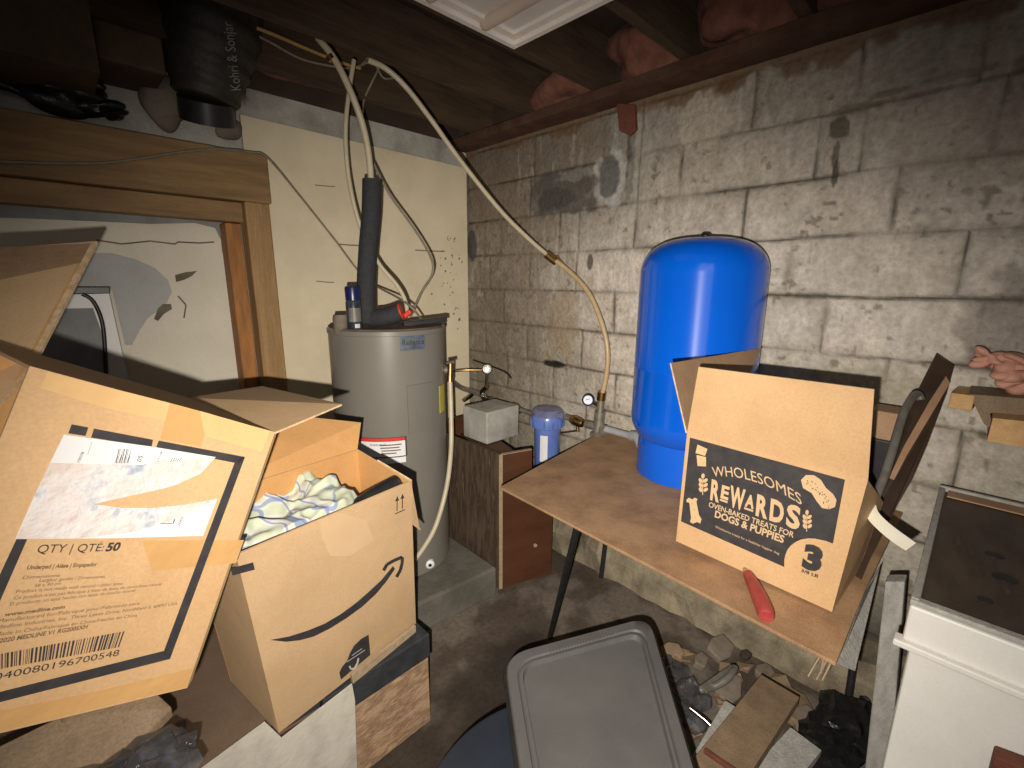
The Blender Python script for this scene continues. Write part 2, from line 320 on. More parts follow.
# ================================================================== THE ROOM
def right_wall():
    st = .0065; ys = np.arange(-1.3, YW+.02, st); zs = np.arange(0, ZC+.03, st); y, z = np.meshgrid(ys, zs, indexing='ij')
    zz = z+.012*(fbm(y, z, 3, 11)-.5)+.006*(fbm(y, z, 14, 12)-.5); yy = y+.014*(fbm(y, z, 7, 13)-.5)
    zc = 1.41; row = np.floor((zz-zc)/.203).astype(int)
    rz = (zz-zc)/.203-row; dz = np.minimum(rz, 1-rz)*.203
    JP = {3: ([532, 597, 631, 733, 825, 935], 2.10), 2: ([529, 592, 631, 670, 797, 838, 960], 1.92), 1: ([500, 557, 576, 630, 735, 878], 1.71), 0: ([490, 529, 575, 783, 955], 1.51),
          -1: ([503, 614, 700, 828, 985], 1.31), -2: ([485, 527, 583, 765, 900], 1.11), -3: ([507, 555, 620, 830], .9), -4: ([485, 530, 590, 700, 905], .7), -5: ([510, 560, 640, 760], .5), -6: ([590, 690, 800], .3), -7: ([560, 640, 740], .1)}
    dy = np.full_like(y, 9.); blk = np.zeros_like(y)
    for r_, (pl_, zm) in JP.items():
        js = []
        for p in pl_:
            d_ = ray(p, 300); js.append(d_.y*XW/d_.x)
        js = sorted(js); js += [js[0]-.406*(q+1) for q in range(8)]; m_ = row == r_
        for k_, jv in enumerate(sorted(js)):
            dd = np.abs(yy-jv); dy = np.where(m_, np.minimum(dy, dd), dy); blk = np.where(m_ & (yy > jv), k_+1, blk)
    d = np.minimum(dz, dy); horiz = dz < dy
    st_ = sst(.3, .7, fbm(y, z, 4, 21)); stv = sst(.3, .65, fbm(y, z, 5, 23)); kk = np.round((zz-zc)/.203)
    st_ = np.where((kk == 0) & (y < .75), 1.25, st_); st_ = np.where((kk == -1) & (y > 1.2), .9, st_)
    gw = .0026+.0065*fbm(y, z, 9, 25)**1.5; groove = np.exp(-(d/gw)**2)*np.where(horiz, .30+.7*st_, .2+.7*stv)
    soft = np.exp(-(d/.022)**2)
    hsh = (np.sin(blk*12.9898+row*78.233)*43758.5453) % 1
    n1 = fbm(y, z, 2.2, 31, 5); n2 = fbm(y, z, 9, 41, 5); n3 = fbm(y*3.5, z*.55, 9, 51, 4)
    base = np.stack([.60+0*y, .545+0*y, .475+0*y], -1)
    n4 = fbm(y, z, 28, 44, 4)
    val = .84+.17*hsh+.50*(n1-.5)+.42*(n2-.5)+.42*(n4-.5)
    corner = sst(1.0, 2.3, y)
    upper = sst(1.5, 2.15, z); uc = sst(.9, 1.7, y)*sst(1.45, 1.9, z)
    val *= (1-.40*corner)*(1-.46*upper)*(1-.25*uc)  # upper puts the flash falloff toward the wall top into the colour
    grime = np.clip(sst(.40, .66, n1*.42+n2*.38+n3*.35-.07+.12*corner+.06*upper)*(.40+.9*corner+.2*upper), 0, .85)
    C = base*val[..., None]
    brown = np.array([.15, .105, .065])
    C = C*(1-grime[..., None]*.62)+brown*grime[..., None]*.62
    strk = sst(.60, .72, fbm(y*9, z*.9, 6, 55, 3))*sst(.4, .6, n1)*.22; C = C*(1-strk[..., None])+np.array([.52, .50, .45])*strk[..., None]
    spk = sst(.70, .78, fbm(y, z, 40, 57, 2))*sst(.45, .6, n2); C = C*(1-spk[..., None]*.6)+np.array([.09, .07, .05])*spk[..., None]*.6
    # stained band beside the joints, darker below each bed joint
    edge = soft*(.18+.5*sst(.4, .7, fbm(y, z, 6, 61))); C = C*(1-edge[..., None]*.55)+np.array([.14, .115, .075])*edge[..., None]*.55
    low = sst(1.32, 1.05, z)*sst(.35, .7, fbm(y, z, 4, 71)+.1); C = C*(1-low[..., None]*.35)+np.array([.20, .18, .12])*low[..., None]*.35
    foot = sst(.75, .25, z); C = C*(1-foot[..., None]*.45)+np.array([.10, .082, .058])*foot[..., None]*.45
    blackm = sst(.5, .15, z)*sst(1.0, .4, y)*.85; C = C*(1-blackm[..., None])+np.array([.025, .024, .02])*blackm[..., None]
    dep = groove*.010+soft*.003
    dk = np.clip(groove*1.1, 0, 1); C = C*(1-dk[..., None]*.86)+np.array([.03, .022, .014])*dk[..., None]*.7
    # marks on particular blocks
    def mark(px, py, rx, ry, col, k, rag=.6, box=False, seed=90):
        nonlocal C
        c = PX(px, py, XW); sx = (PX(px+rx, py, XW)-c).length; sz = (PX(px, py+ry, XW)-c).length
        u = (y-c.y)/sx; v = (z-c.z)/sz; rg = (fbm(y, z, 16, seed+int(px))-.5)*rag*1.6
        dd = np.maximum(np.abs(u), np.abs(v)) if box else np.sqrt(u*u+v*v)
        w = sst(1.12, .85, dd+rg)*k; C = C*(1-w[..., None])+np.array(col)*w[..., None]; return w
    mark(561, 192, 31, 21, (.075, .068, .060), .82, .45, True)
    mark(553, 198, 20, 12, (.045, .042, .040), .6, 1.0)
    mark(575, 175, 22, 5, (.30, .29, .27), .35, 1.2)
    mark(611, 180, 17, 27, (.46, .45, .42), .6, .5); mark(609, 176, 11, 21, (.085, .085, .085), .85, .45); mark(631, 150, 4, 45, (.045, .04, .035), .7, .9)
    mark(553, 364, 13, 4, (.01, .008, .006), .95, .4); mark(468+4, 246, 5, 15, (.05, .045, .045), .85, .3)
    mark(590, 262, 3, 8, (.06, .055, .05), .85, .2); mark(727, 85, 10, 9, (.11, .07, .035), .85, .8); mark(733, 78, 14, 4, (.11, .07, .035), .7, .8)
    mark(839, 128, 9, 9, (.06, .05, .035), .8, 1.0); mark(835, 175, 3, 13, (.04, .035, .025), .8, .8); mark(836, 154, 3, 15, (.05, .04, .03), .7, .6)
    mark(855, 108, 26, 4, (.13, .115, .085), .8, .8); mark(888, 93, 22, 5, (.12, .105, .08), .8, .9); mark(962, 74, 40, 5, (.09, .08, .06), .6, .9)
    mark(640, 175, 14, 60, (.42, .40, .35), .3, .5); mark(520, 300, 30, 70, (.17, .13, .09), .45, 1.0); mark(490, 330, 22, 70, (.12, .095, .065), .5, 1.0)
    mark(560, 320, 14, 40, (.26, .19, .11), .5, 1.0); mark(705, 120, 24, 34, (.45, .40, .32), .4, .7)
    mark(870, 385, 60, 22, (.30, .27, .19), .5, .9); mark(1000, 330, 40, 50, (.12, .10, .085), .45, .8); mark(960, 130, 80, 90, (.24, .20, .17), .35, .9)
    for i in range(70):   # small drips and pits
        a, b = rng.uniform(470, 1020), rng.uniform(60, 420)
        mark(a, b, rng.uniform(1, 2.2), rng.uniform(1, 4), (.09, .07, .05), .45, .5, seed=i)
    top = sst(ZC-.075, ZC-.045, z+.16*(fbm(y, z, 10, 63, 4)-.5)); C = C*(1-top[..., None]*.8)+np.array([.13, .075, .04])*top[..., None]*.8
    x = XW+dep+.012*(fbm(y, z, 8, 81)-.5)+.005*(fbm(y, z, 30, 83)-.5)-.003*hsh
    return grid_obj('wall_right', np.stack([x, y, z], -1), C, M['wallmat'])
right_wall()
def floor():
    st = .02; xs = np.arange(-1.6, XW+.06, st); ys = np.arange(-1.6, YW+.3, st); x, y = np.meshgrid(xs, ys, indexing='ij')
    n1 = fbm(x+5, y+5, 2, 101, 5); n2 = fbm(x+5, y+5, 7, 111, 5)
    C = np.stack([.085+0*x, .064+0*x, .048+0*x], -1)*(.65+.9*(n2-.2))[..., None]
    pale = sst(.52, .64, n1*.45+n2*.6); C = C*(1-pale[..., None]*.55)+np.array([.17, .145, .118])*pale[..., None]*.55
    dark = sst(.5, .38, n1); C = C*(1-dark[..., None]*.55)
    z = .010*(n2-.5)-.004
    grid_obj('floor', np.stack([x, y, z], -1), C, M['floormat'])
floor()
def struct(mb, name, m, **k): o = mb.build(name, m, **k); o['kind'] = 'structure'; return o
# left wall: block wall with an opening (niche), cream panel nailed over it
nx1, nz0, nz1 = .655, .55, 1.80
wl = MB(); T = .25
wl.box((nx1, YW, 0), (XW+.02, YW+T, ZC+.02)); wl.box((-1.6, YW, nz1), (nx1, YW+T, ZC+.02)); wl.box((-1.6, YW, 0), (nx1, YW+T, nz0))
wl.box((-1.6, YW+.17, nz0), (nx1, YW+T, nz1))
struct(wl, 'wall_left', M['lime'])
nb = MB(); ny = YW+.15   # plaster sheet in the niche, with ragged top edge and cracks
top = [(-20, 217), (40, 219), (110, 222), (150, 224), (195, 223), (215, 228), (221, 240), (222, 252), (229, 262), (236, 300), (243, 340), (248, 390)]
pts = [PY(a, b, ny) for a, b in top]+[Vector((.66, ny, nz0)), Vector((-1.5, ny, nz0)), Vector((-1.5, ny, 1.66))]
nb.slab(pts, (0, .012, 0)); o = struct(nb, 'trim_1', M['niche']); ng = MB(); ng.box((-1.6, YW+.163, nz0), (nx1, YW+.169, nz1)); struct(ng, 'trim_2', M['nichegrey'])
pl_n = Plane((0, ny, 1), (1, ny, 1), (0, ny, 2)); ck = MB()
for q in strip(pl_n, [(96, 240), (122, 244), (150, 241), (175, 244), (178, 242), (200, 243), (214, 242)], 1.5): ck.poly(q)
ck.poly([pl_n.px(*p, .0012) for p in [(175, 275), (186, 272), (197, 271), (192, 276), (184, 280), (176, 282)]])
ck.poly([pl_n.px(*p, .0012) for p in [(154, 319), (158, 308), (163, 304), (171, 304), (172, 309), (164, 314), (158, 321)]])
for q in strip(pl_n, [(178, 296), (186, 305), (184, 318)], 1.6): ck.poly(q)
ck.build('plaster_crack', M['stone'], o)
gz = MB(); gz.poly([pl_n.px(*p, .0010) for p in [(72, 262), (90, 253), (112, 253), (135, 259), (155, 268), (168, 280), (172, 292), (165, 306), (148, 318), (140, 330), (132, 345), (125, 345), (112, 290), (78, 290)]])
gz.build('bare_patch', mat('bare grey plaster', (.40, .40, .385), (.35, .35, .335), .8, 6, bump=.1, fine=.05), o)
pn = MB(); yp = 2.40
pp = [PY(240, 114, yp), PY(341, 138, yp), PY(466.5, 168, yp)]; xr = pp[2].x
pn.slab(pp+[Vector((xr, yp, .0)), Vector((pp[0].x, yp, 0))], (0, .02, 0)); pan = struct(pn, 'trim_3', M['panel'], bevel=.002)
pl_p = Plane((0, yp, 1), (1, yp, 1), (0, yp, 2)); mk = MB()
for a, b, c, d in [(325, 185, 20, 1), (348, 244, 22, 1.4), (430, 250, 30, 1.2), (325, 281, 18, 1), (270, 300, 18, 1)]:
    for q in strip(pl_p, [(a-c/2, b), (a, b+1), (a+c/2, b+1.5)], d): mk.poly(q)
for i in range(46):
    a = random.gauss(450, 9); b = random.uniform(235, 330); r_ = random.uniform(.4, 1.1)
    if a < 464: mk.poly([pl_p.px(a+r_*math.cos(t), b+r_*math.sin(t)*1.3, .0006) for t in (0, 1.2, 2.5, 3.8, 5)])
mk.build('mildew_marks', mat('mildew', (.20, .17, .11), (.16, .13, .09), .9, 20), pan)
# corner strip of grey block left of the panel end + timber frame round the opening
def timber(name, lo, hi, m, label, cat='beam', bev=.004):
    c = ((lo[0]+hi[0])/2, (lo[1]+hi[1])/2, lo[2]); return MB().box(lo, hi)
b = MB().box((-1.5, 2.33, 1.79), (.765, YW, 1.994)).build('timber_header', M['wood'], bevel=.005)
tag(b, 'thick brown timber header beam across the top of the wall opening', 'beam')
b = MB().box((-1.5, 2.375, 1.705), (.655, 2.455, 1.788)).build('timber_lintel', M['wood'], bevel=.004)
tag(b, 'thinner dirty board fixed under the big timber header beam', 'board')
b = MB().box((.655, 2.335, 0.0), (.755, YW, 1.79)).build('timber_post', M['wood_v'], bevel=.005)
tag(b, 'pale brown upright post holding the right end of the timber header', 'post')
b = MB().box((.590, 2.42, .56), (.652, 2.52, 1.703)).build('timber_stud', M['wood_or'], bevel=.003)
tag(b, 'orange stained stud inside the wall opening beside the post', 'stud')
# ceiling: subfloor, joists, sill plate
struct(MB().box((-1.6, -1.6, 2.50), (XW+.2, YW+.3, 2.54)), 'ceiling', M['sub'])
jy = [2.20, 1.78, 1.36, .95, .55, .15, -.25, -.65]
for i, yj in enumerate(jy):
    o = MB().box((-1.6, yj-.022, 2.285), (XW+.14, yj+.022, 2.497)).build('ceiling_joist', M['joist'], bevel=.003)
    wh = ['nearest the corner, beside the duct', 'second from the corner, above the tubing', 'third from the corner, over the white light fixture', 'fourth from the corner, over the light fixture edge', 'fifth from the corner, above the blue tank', 'sixth from the corner, over the dog treat box', 'seventh from the corner, over the white cabinet', 'last one from the corner, behind the camera side'][i]
    tag(o, 'dark brown ceiling joist '+wh, 'joist', 'dark ceiling joists')
s = MB(); s.box((1.84, -1.6, 2.24), (XW+.14, YW, 2.283)); struct(s, 'trim_4', M['sill'])
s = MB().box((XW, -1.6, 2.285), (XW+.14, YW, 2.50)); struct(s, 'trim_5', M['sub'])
s = MB().box((-1.6, YW, ZC+.02), (XW, YW+.25, 2.50)); struct(s, 'trim_6', M['sub'])
for i, (ya_, yb_, lab) in enumerate([(1.78, 1.36, 'nearest the corner, above the block wall'), (1.36, .95, 'beside the light fixture corner, above the rust coloured brick'), (.95, .55, 'right of the fixture, widest and brightest'), (.55, .15, 'at the top edge of the picture, farthest right')]):
    o = MB().blob((1.90, (ya_+yb_)/2, 2.385), (.10, .19, .105), 4, .55, 33+i).build('insulation_batt', M['pink'], smooth=True)
    tag(o, 'rusty pink insulation tuft '+lab, 'insulation', 'pink insulation in the joist bays')
o = MB().blob(PY(285, 72, 2.40), (.16, .03, .035), 3, .4, 5).build('insulation_batt', M['pink'], smooth=True)
tag(o, 'thin strip of pink insulation over the cream panel beside the duct', 'insulation')
o = MB().slab([PX(a, b_, XW-.022) for a, b_ in [(616, 103), (634, 104), (635, 129), (629, 135), (619, 131)]], (.03, 0, 0)).build('brick_piece', M['brickred'], bevel=.004); tag(o, 'rust red brick piece wedged at top of the block wall', 'brick')
# footing under the table
ft = MB(); N = 40
for i in range(N):
    y0 = -.3+i*(YW+.3)/N; y1 = -.3+(i+1)*(YW+.3)/N
    def pr(yv, k): r_ = random.Random(int(k)); return [Vector((1.79+r_.uniform(-.012, .012), yv, -.02)), Vector((1.80+r_.uniform(-.012, .012), yv, .10)), Vector((1.84+r_.uniform(-.01, .01), yv, .165+r_.uniform(-.012, .012))), Vector((XW+.02, yv, .17))]
    a = pr(y0, i); b_ = pr(y1, i+1)
    for j in range(3): ft.add([a[j], b_[j], b_[j+1], a[j+1]], [(0, 1, 2, 3)])
struct(ft, 'trim_7', mat('rough footing', (.27, .23, .155), (.10, .08, .055), .9, 7, bump=.8, bscale=20, c3=(.03, .025, .02), fine=.2))
# ================================================================== CEILING LIGHT
zf = 2.20
Cn = PZ(514, 50, zf); fx0, fy0 = Cn.x, Cn.y; fix = thing('light_fixture', (fx0-.3, fy0-.3, zf), 'off-white rectangular fluorescent ceiling light fixture, unlit, hung below the joists', 'light fixture')
L1 = .60; W1 = 1.2; x0, x1, y0, y1 = fx0-L1, fx0, fy0-W1, fy0
fr = MB()
for (a, b_, c_, d_) in [(x0, x1, y0, y0+.022), (x0, x1, y1-.022, y1), (x0, x0+.022, y0+.022, y1-.022), (x1-.022, x1, y0+.022, y1-.022)]: fr.box((a, c_, zf), (b_, d_, zf+.085))
fr.build('frame', M['fixture'], fix, bevel=.003)
lp = MB()
for (a, b_, c_, d_) in [(x0+.022, x1-.022, y0+.022, y0+.05), (x0+.022, x1-.022, y1-.05, y1-.022), (x0+.022, x0+.05, y0+.05, y1-.05), (x1-.05, x1-.022, y0+.05, y1-.05)]: lp.box((a, c_, zf+.012), (b_, d_, zf+.03))
lp.build('inner_lip', M['fixture'], fix, bevel=.002)
MB().box((x0+.02, y0+.02, zf+.022), (x1-.02, y1-.02, zf+.084)).build('reflector', M['fixture_in'], fix)
te = PZ(486, 24, zf+.01)
for xx in (te.x, te.x-.2, te.x-.4):
    MB().tube([(xx, te.y, zf+.012), (xx, y0+.12, zf+.012)], .019, 16, 1).build('fluorescent_tube', M['tube'], fix, smooth=True)
    MB().lathe((xx, te.y, zf+.012), [(.019, 0), (.017, .010), (.010, .017), (.002, .019)], 16, (0, 1, 0)).build('tube_cap', M['tube'], fix, smooth=True)
MB().blob((x1-.01, y0+.40, zf-.001), (.008, .012, .002), 2, .4, 3).build('chip', M['black'], fix)
# ================================================================== DUCTWORK AND THINGS ABOVE THE BEAM
dt = thing('flexible_duct', PY(205, 80, 2.25), 'fat dark wrapped duct bending down above the timber beam, grey lettering on it', 'duct')
dp = [PY(212, -120, 2.19), PY(214, -40, 2.19), PY(212, 20, 2.20), PY(208, 65, 2.22), PY(206, 100, 2.24)]
MB().tube(dp, lambda t: .165-.05*max(0, t-.55)/.45*1.2+.004*math.sin(t*60), 32, 10).build('sleeve', M['duct'], dt, smooth=True)
MB().tube([PY(206, 100, 2.24), PY(208, 122, 2.27)], .095, 24, 1).build('collar', M['black'], dt, smooth=True)
tb = MB(); O = PY(241, 90, 2.045)
text_mb('Kohri & Sonjar', tb, O, PY(232, 22, 2.005)-O, PY(231, 90.5, 2.03)-O); tb.build('lettering', M['ducttext'], dt)
o = MB().box((-1.2, 2.05, 2.08), (PY(95, 40, 2.05).x, YW, 2.28)).build('air_duct', M['ductbrown'], bevel=.004); tag(o, 'brown boxy duct trunk in the top left corner', 'duct')
o = MB().box((PY(95, 40, 2.05).x+.01, 2.16, 2.16), (PY(165, 60, 2.16).x, YW, 2.28)).build('duct_board', M['ductbrown'], bevel=.01); tag(o, 'dark board packed between the duct trunk and the round duct', 'board')
o = MB().blob(PY(168, 104, 2.38), (.075, .05, .095), 4, .22, 12).build('insulated_pipe_lump', M['stone'], smooth=True); tag(o, 'grey stony lump of pipe wrap left of the dark duct', 'pipe wrap')
o = MB().blob(PY(228, 128, 2.40), (.06, .03, .05), 3, .3, 14).build('mortar_lump', M['stone'], smooth=True); tag(o, 'small mortar lump under the dark duct collar', 'mortar')
bg = MB(); 
for i, (a, b_, rx, rz) in enumerate([(48, 84, .075, .035), (72, 96, .085, .045), (92, 108, .075, .03), (38, 76, .05, .025), (112, 113, .035, .015), (84, 84, .05, .03)]): bg.blob(PY(a, b_, 2.36-.005*i), (rx, .045, rz), 4, .6, 40+i)
o = bg.build('black_crumple', M['bag'], smooth=True); tag(o, 'crumpled shiny black bag stuffed on top of the timber header', 'bag')
o = MB().tube([PY(-10, 82, 2.37), PY(12, 88, 2.37), PY(30, 98, 2.37), PY(50, 110, 2.37)], lambda t: .018-.01*t, 10).build('black_strap', M['bag'], smooth=True); tag(o, 'black strap trailing left of the crumpled bag over the beam', 'strap')
# ================================================================== WATER HEATER
u = Vector((ray(388, 340).x, ray(388, 340).y, 0)).normalized()
hc = u*2.13; R = .249; zb, zt = .14, 1.262
pad = MB().slab([Vector((.86, 1.47, -.01)), Vector((1.31, 1.425, -.01)), Vector((1.33, 2.38, -.01)), Vector((.70, 2.38, -.01))], (0, 0, .15)).build('concrete_pad', M['conc'], bevel=.012)
tag(pad, 'rough grey concrete pad under the water heater', 'pad')
ht = thing('water_heater', (hc.x, hc.y, zb), 'tall grey cylindrical electric water heater standing on the concrete pad', 'water heater')
MB().lathe((hc.x, hc.y, 0), [(R-.01, zb), (R, zb+.01), (R, zt-.024), (R+.004, zt-.022), (R+.004, zt-.005), (R-.003, zt)], 72).build('tank_jacket', M['heater'], ht, smooth=True)
MB().lathe((hc.x, hc.y, 0), [(R-.004, zt-.012), (R-.006, zt+.004), (.05, zt+.006)], 64).build('top_cap', M['heater_dk'], ht, smooth=True)
def cyl_patch(c, R_, pxs, off, name, m, parent, n=10, edge=0, lab=None):
    """rectangular patch on an upright cylinder; pxs = (x0,x1,ytop,ybottom) measured"""
    def hit(x, y):
        d = ray(x, y); a = d.x**2+d.y**2; bb = -2*(d.x*c[0]+d.y*c[1]); cc = c[0]**2+c[1]**2-(R_+off)**2
        t = (-bb-math.sqrt(max(bb*bb-4*a*cc, 0)))/(2*a); return CAM+d*t
    x0, x1, ya, yb = pxs[:4]; sk = pxs[4] if len(pxs) > 4 else 0
    p0 = hit(x0, (ya+yb)/2); p1 = hit(x1, (ya+yb)/2+sk); a0 = math.atan2(p0.y-c[1], p0.x-c[0]); a1 = math.atan2(p1.y-c[1], p1.x-c[0])
    if a1-a0 > math.pi: a1 -= 2*math.pi
    if a1-a0 < -math.pi: a1 += 2*math.pi
    z1, z0 = hit((x0+x1)/2, ya).z, hit((x0+x1)/2, yb).z
    mb = MB(); th = max(off, .001)
    for i in range(n):
        t0 = a0+(a1-a0)*i/n; t1 = a0+(a1-a0)*(i+1)/n
        q = [Vector((c[0]+(R_+off)*math.cos(t), c[1]+(R_+off)*math.sin(t), z)) for t, z in ((t0, z0), (t1, z0), (t1, z1), (t0, z1))]
        mb.add(q, [(0, 1, 2, 3)])
        if off > .003:
            q2 = [Vector((c[0]+R_*math.cos(t), c[1]+R_*math.sin(t), z)) for t, z in ((t0, z0), (t1, z0), (t1, z1), (t0, z1))]
            mb.add(q+q2, [(0, 1, 5, 4), (3, 2, 6, 7)]+([(0, 3, 7, 4)] if i == 0 else [])+([(1, 2, 6, 5)] if i == n-1 else []))
    o = mb.build(name, m, parent); 
    return o, (a0, a1, z0, z1)
def cyl_text(s, c, R_, a0, a1, z0, z1, name, m, parent, bold=0):
    mb = MB(); text_mb(s, mb, Vector((0, z0, 0)), Vector((1, 0, 0)), Vector((0, z1-z0, 0)), bold)
    mb.v = [Vector((c[0]+R_*math.cos(a0+(a1-a0)*v.x), c[1]+R_*math.sin(a0+(a1-a0)*v.x), v.y)) for v in mb.v]
    mb.build(name, m, parent)
bd, (a0, a1, z0, z1) = cyl_patch(hc, R, (400, 425, 335, 350), .0035, 'badge', M['badge'], ht)
cyl_text('Reliance', hc, R+.0045, a0+(a1-a0)*.08, a0+(a1-a0)*.95, z0+(z1-z0)*.35, z0+(z1-z0)*.72, 'badge_lettering', M['ink'], bd, .01)
cyl_patch(hc, R, (408, 433, 384, 432), .006, 'access_panel', mat('heater panel', (.175, .163, .14), (.16, .149, .128), .4, 3), ht)
stk, (a0, a1, z0, z1) = cyl_patch(hc, R, (356, 407, 438, 458), .0022, 'warning_label', M['ink'], ht, 14)
def sub(f0, f1, g0, g1): return (a0+(a1-a0)*f0, a0+(a1-a0)*f1, z0+(z1-z0)*g0, z0+(z1-z0)*g1)
def cpatch(A, rr, name, m):
    mb = MB(); n = 10
    for i in range(n):
        t0 = A[0]+(A[1]-A[0])*i/n; t1 = A[0]+(A[1]-A[0])*(i+1)/n
        mb.add([Vector((hc.x+rr*math.cos(t), hc.y+rr*math.sin(t), z)) for t, z in ((t0, A[2]), (t1, A[2]), (t1, A[3]), (t0, A[3]))], [(0, 1, 2, 3)])
    return mb.build(name, m, stk)
cpatch(sub(.03, .97, .04, .80), R+.0026, 'label_field', M['label']); cpatch(sub(.03, .97, .80, .97), R+.0026, 'label_header', M['red'])
cpatch(sub(.03, .97, -.30, -.02), R+.0024, 'label_lower', M['label'])
A = sub(.30, .62, .60, .70); cyl_text('WARNING', hc, R+.003, *A[:3], A[3], 'label_lettering', M['ink'], stk, .01)
for k, (f0, f1, g) in enumerate([(.5, .9, .60), (.5, .86, .46), (.52, .88, .32), (.52, .8, .18)]):
    A = sub(f0, f1, g, g+.06); cpatch(A, R+.0029, 'printed_line', M['inkgrey'])
v = u*-1; dv_ = PD(431, 563, 1.0); d = ray(431, 563)
# drain valve near the foot
cc = hc.x**2+hc.y**2-R*R; a = d.x**2+d.y**2; bb = -2*(d.x*hc.x+d.y*hc.y); t = (-bb-math.sqrt(max(bb*bb-4*a*cc, 0)))/(2*a); vp = CAM+d*t; ax = Vector((vp.x-hc.x, vp.y-hc.y, 0)).normalized()
MB().lathe(vp-ax*.01, [(.021, 0), (.021, .02), (.017, .024), (.011, .025)], 24, -u).build('drain_valve', M['label'], ht, smooth=True)
MB().lathe(vp-ax*.01-u*.0, [(.008, .02), (.008, .0262)], 16, -u).build('drain_opening', M['black'], ht)
cyl_patch(hc, R, (440, 444.5, 385, 412), .0035, 'yellow_tag', M['yellowtag'], ht, 4)
# things lying on top of the heater
zt2 = zt+.006
cn = PD(355, 322, 1.0); dd = Vector((ray(355, 330).x, ray(355, 330).y, 0)).normalized(); cp = dd*1.93
can = thing('spray_can', (cp.x, cp.y, zt2), 'small black spray can with dark blue cap standing on the heater top', 'can')
MB().lathe((cp.x, cp.y, zt2), [(.027, 0), (.029, .004), (.029, .105), (.024, .115)], 32).build('body', M['canbody'], can, smooth=True)
MB().lathe((cp.x, cp.y, zt2+.112), [(.028, 0), (.029, .045), (.027, .052), (.024, .054)], 32).build('cap', M['navycap'], can, smooth=True)
cyl_patch(cp, .029, (349, 361, 308, 322), .001, 'can_label', M['grey_t'], can, 6)
cyl_patch(cp, .029, (355, 360, 324, 328), .0015, 'can_logo', M['whitemark'], can, 4)
def onray(x, y, dist):
    d = ray(x, y); return CAM+d*(dist/math.hypot(d.x, d.y))
o = MB().tube([onray(372, 180, 2.03), onray(371, 215, 2.03), onray(368, 250, 2.02), onray(366, 290, 2.01), onray(367, 322, 2.01)], .037, 24, 6).build('foam_pipe_sleeve', M['foam'], smooth=True)
tag(o, 'black foam insulation sleeve standing upright on the heater', 'pipe insulation')
f2 = thing('foam_elbow_sleeve', onray(385, 322, 1.99), 'short black foam sleeve lying across the heater top, end taped red', 'pipe insulation')
MB().tube([onray(368, 318, 2.02), onray(385, 317, 1.98), onray(400, 312, 1.97)], .036, 20, 4).build('sleeve', M['foam'], f2, smooth=True)
MB().tube([onray(399.5, 312.4, 1.97), onray(402, 311.6, 1.968)], .033, 20, 1).build('red_end', M['red'], f2, smooth=True)
o = MB().lathe(onray(341, 322, 2.0)-Vector((0, 0, .045)), [(.03, 0), (.032, .06), (.028, .075)], 20).build('pipe_stub', M['stone'], smooth=True); tag(o, 'dusty brown pipe stub on the heater top left of the spray can', 'pipe')
o = MB().bar(onray(403, 322, 2.05)-Vector((0,0,.01)), onray(446, 319, 2.10), .04, .022).build('black_strap', M['black'], bevel=.003); tag(o, 'flat black plastic bar lying across the right of the heater top', 'bar')
o = MB().bar(onray(404, 317, 2.0), onray(411, 311, 1.99), .025, .02).build('wire_nut', M['red'], bevel=.005); tag(o, 'red wire connector on the heater top beside the cables', 'connector')
# tubing rising from the heater to the ceiling
def line(name, pts, r_, m, lab, cat='tube', seg=10):
    o = MB().tube(pts, r_, seg, 8).build(name, M[m], smooth=True); return tag(o, lab, cat)
line('cream_tube', [onray(318, 38, 2.02), onray(335, 60, 2.0), onray(352, 95, 2.0), onray(364, 130, 2.02), onray(370, 165, 2.03), onray(371, 190, 2.03)], .0125, 'pex', 'cream plastic water tube curving down into the black foam sleeve')
o = MB().tube([onray(329, 56, 1.999), onray(332, 60, 1.998)], .0145, 12, 1).build('pipe_ring', M['copper'], smooth=True); tag(o, 'red brown ring clamped on the cream tube near ceiling', 'clamp')
line('cream_tube', [onray(354, 60, 2.12), onray(350, 85, 2.12), onray(346, 120, 2.12), onray(346, 150, 2.12), onray(350, 185, 2.12), onray(360, 225, 2.12), onray(378, 262, 2.11), onray(396, 284, 2.09), onray(405, 300, 2.07), onray(408, 318, 2.05)], .009, 'pex', 'thinner cream tube running behind the foam sleeve down to the heater')
line('thin_cable', [onray(372, 160, 2.25), onray(390, 195, 2.25), onray(415, 230, 2.25), onray(431, 258, 2.22), onray(432, 275, 2.2), onray(420, 295, 2.14), onray(411, 316, 2.06)], .0055, 'cable', 'thin grey cable looping out right of the foam sleeve to the heater', 'cable')
line('thin_cable', [PY(-10, 161, 2.31), PY(100, 163, 2.31), PY(180, 152, 2.31), PY(215, 149, 2.31), PY(250, 152, 2.32), PY(268, 158, 2.32), PY(300, 196, 2.36), PY(335, 240, 2.36), PY(365, 278, 2.3), onray(405, 302, 2.06), onray(422, 320, 2.09)], .0048, 'cable', 'thin grey cable stapled along the timber beam then sloping to the heater', 'cable')
line('yellow_cable', [PY(240, 22, 2.1), PY(270, 33, 2.1), PY(305, 48, 2.1), PY(340, 62, 2.1), PY(360, 68, 2.12)], .007, 'yellow', 'yellow cable crossing under the joists beside the duct', 'cable')
line('grey_cable', [PY(240, 27, 2.12), PY(270, 42, 2.12), PY(305, 60, 2.12), PY(350, 68, 2.12), PY(372, 62, 2.1), PY(384, 78, 2.1), PY(400, 76, 2.1)], .005, 'cable', 'grey cable drooping just below the yellow cable near ceiling', 'cable')
line('thin_cable', [PY(368, 40, 2.1), PY(368, 56, 2.1), PY(360, 66, 2.1)], .004, 'cable', 'short end of grey wire hanging at the tube bundle under the joist', 'cable')
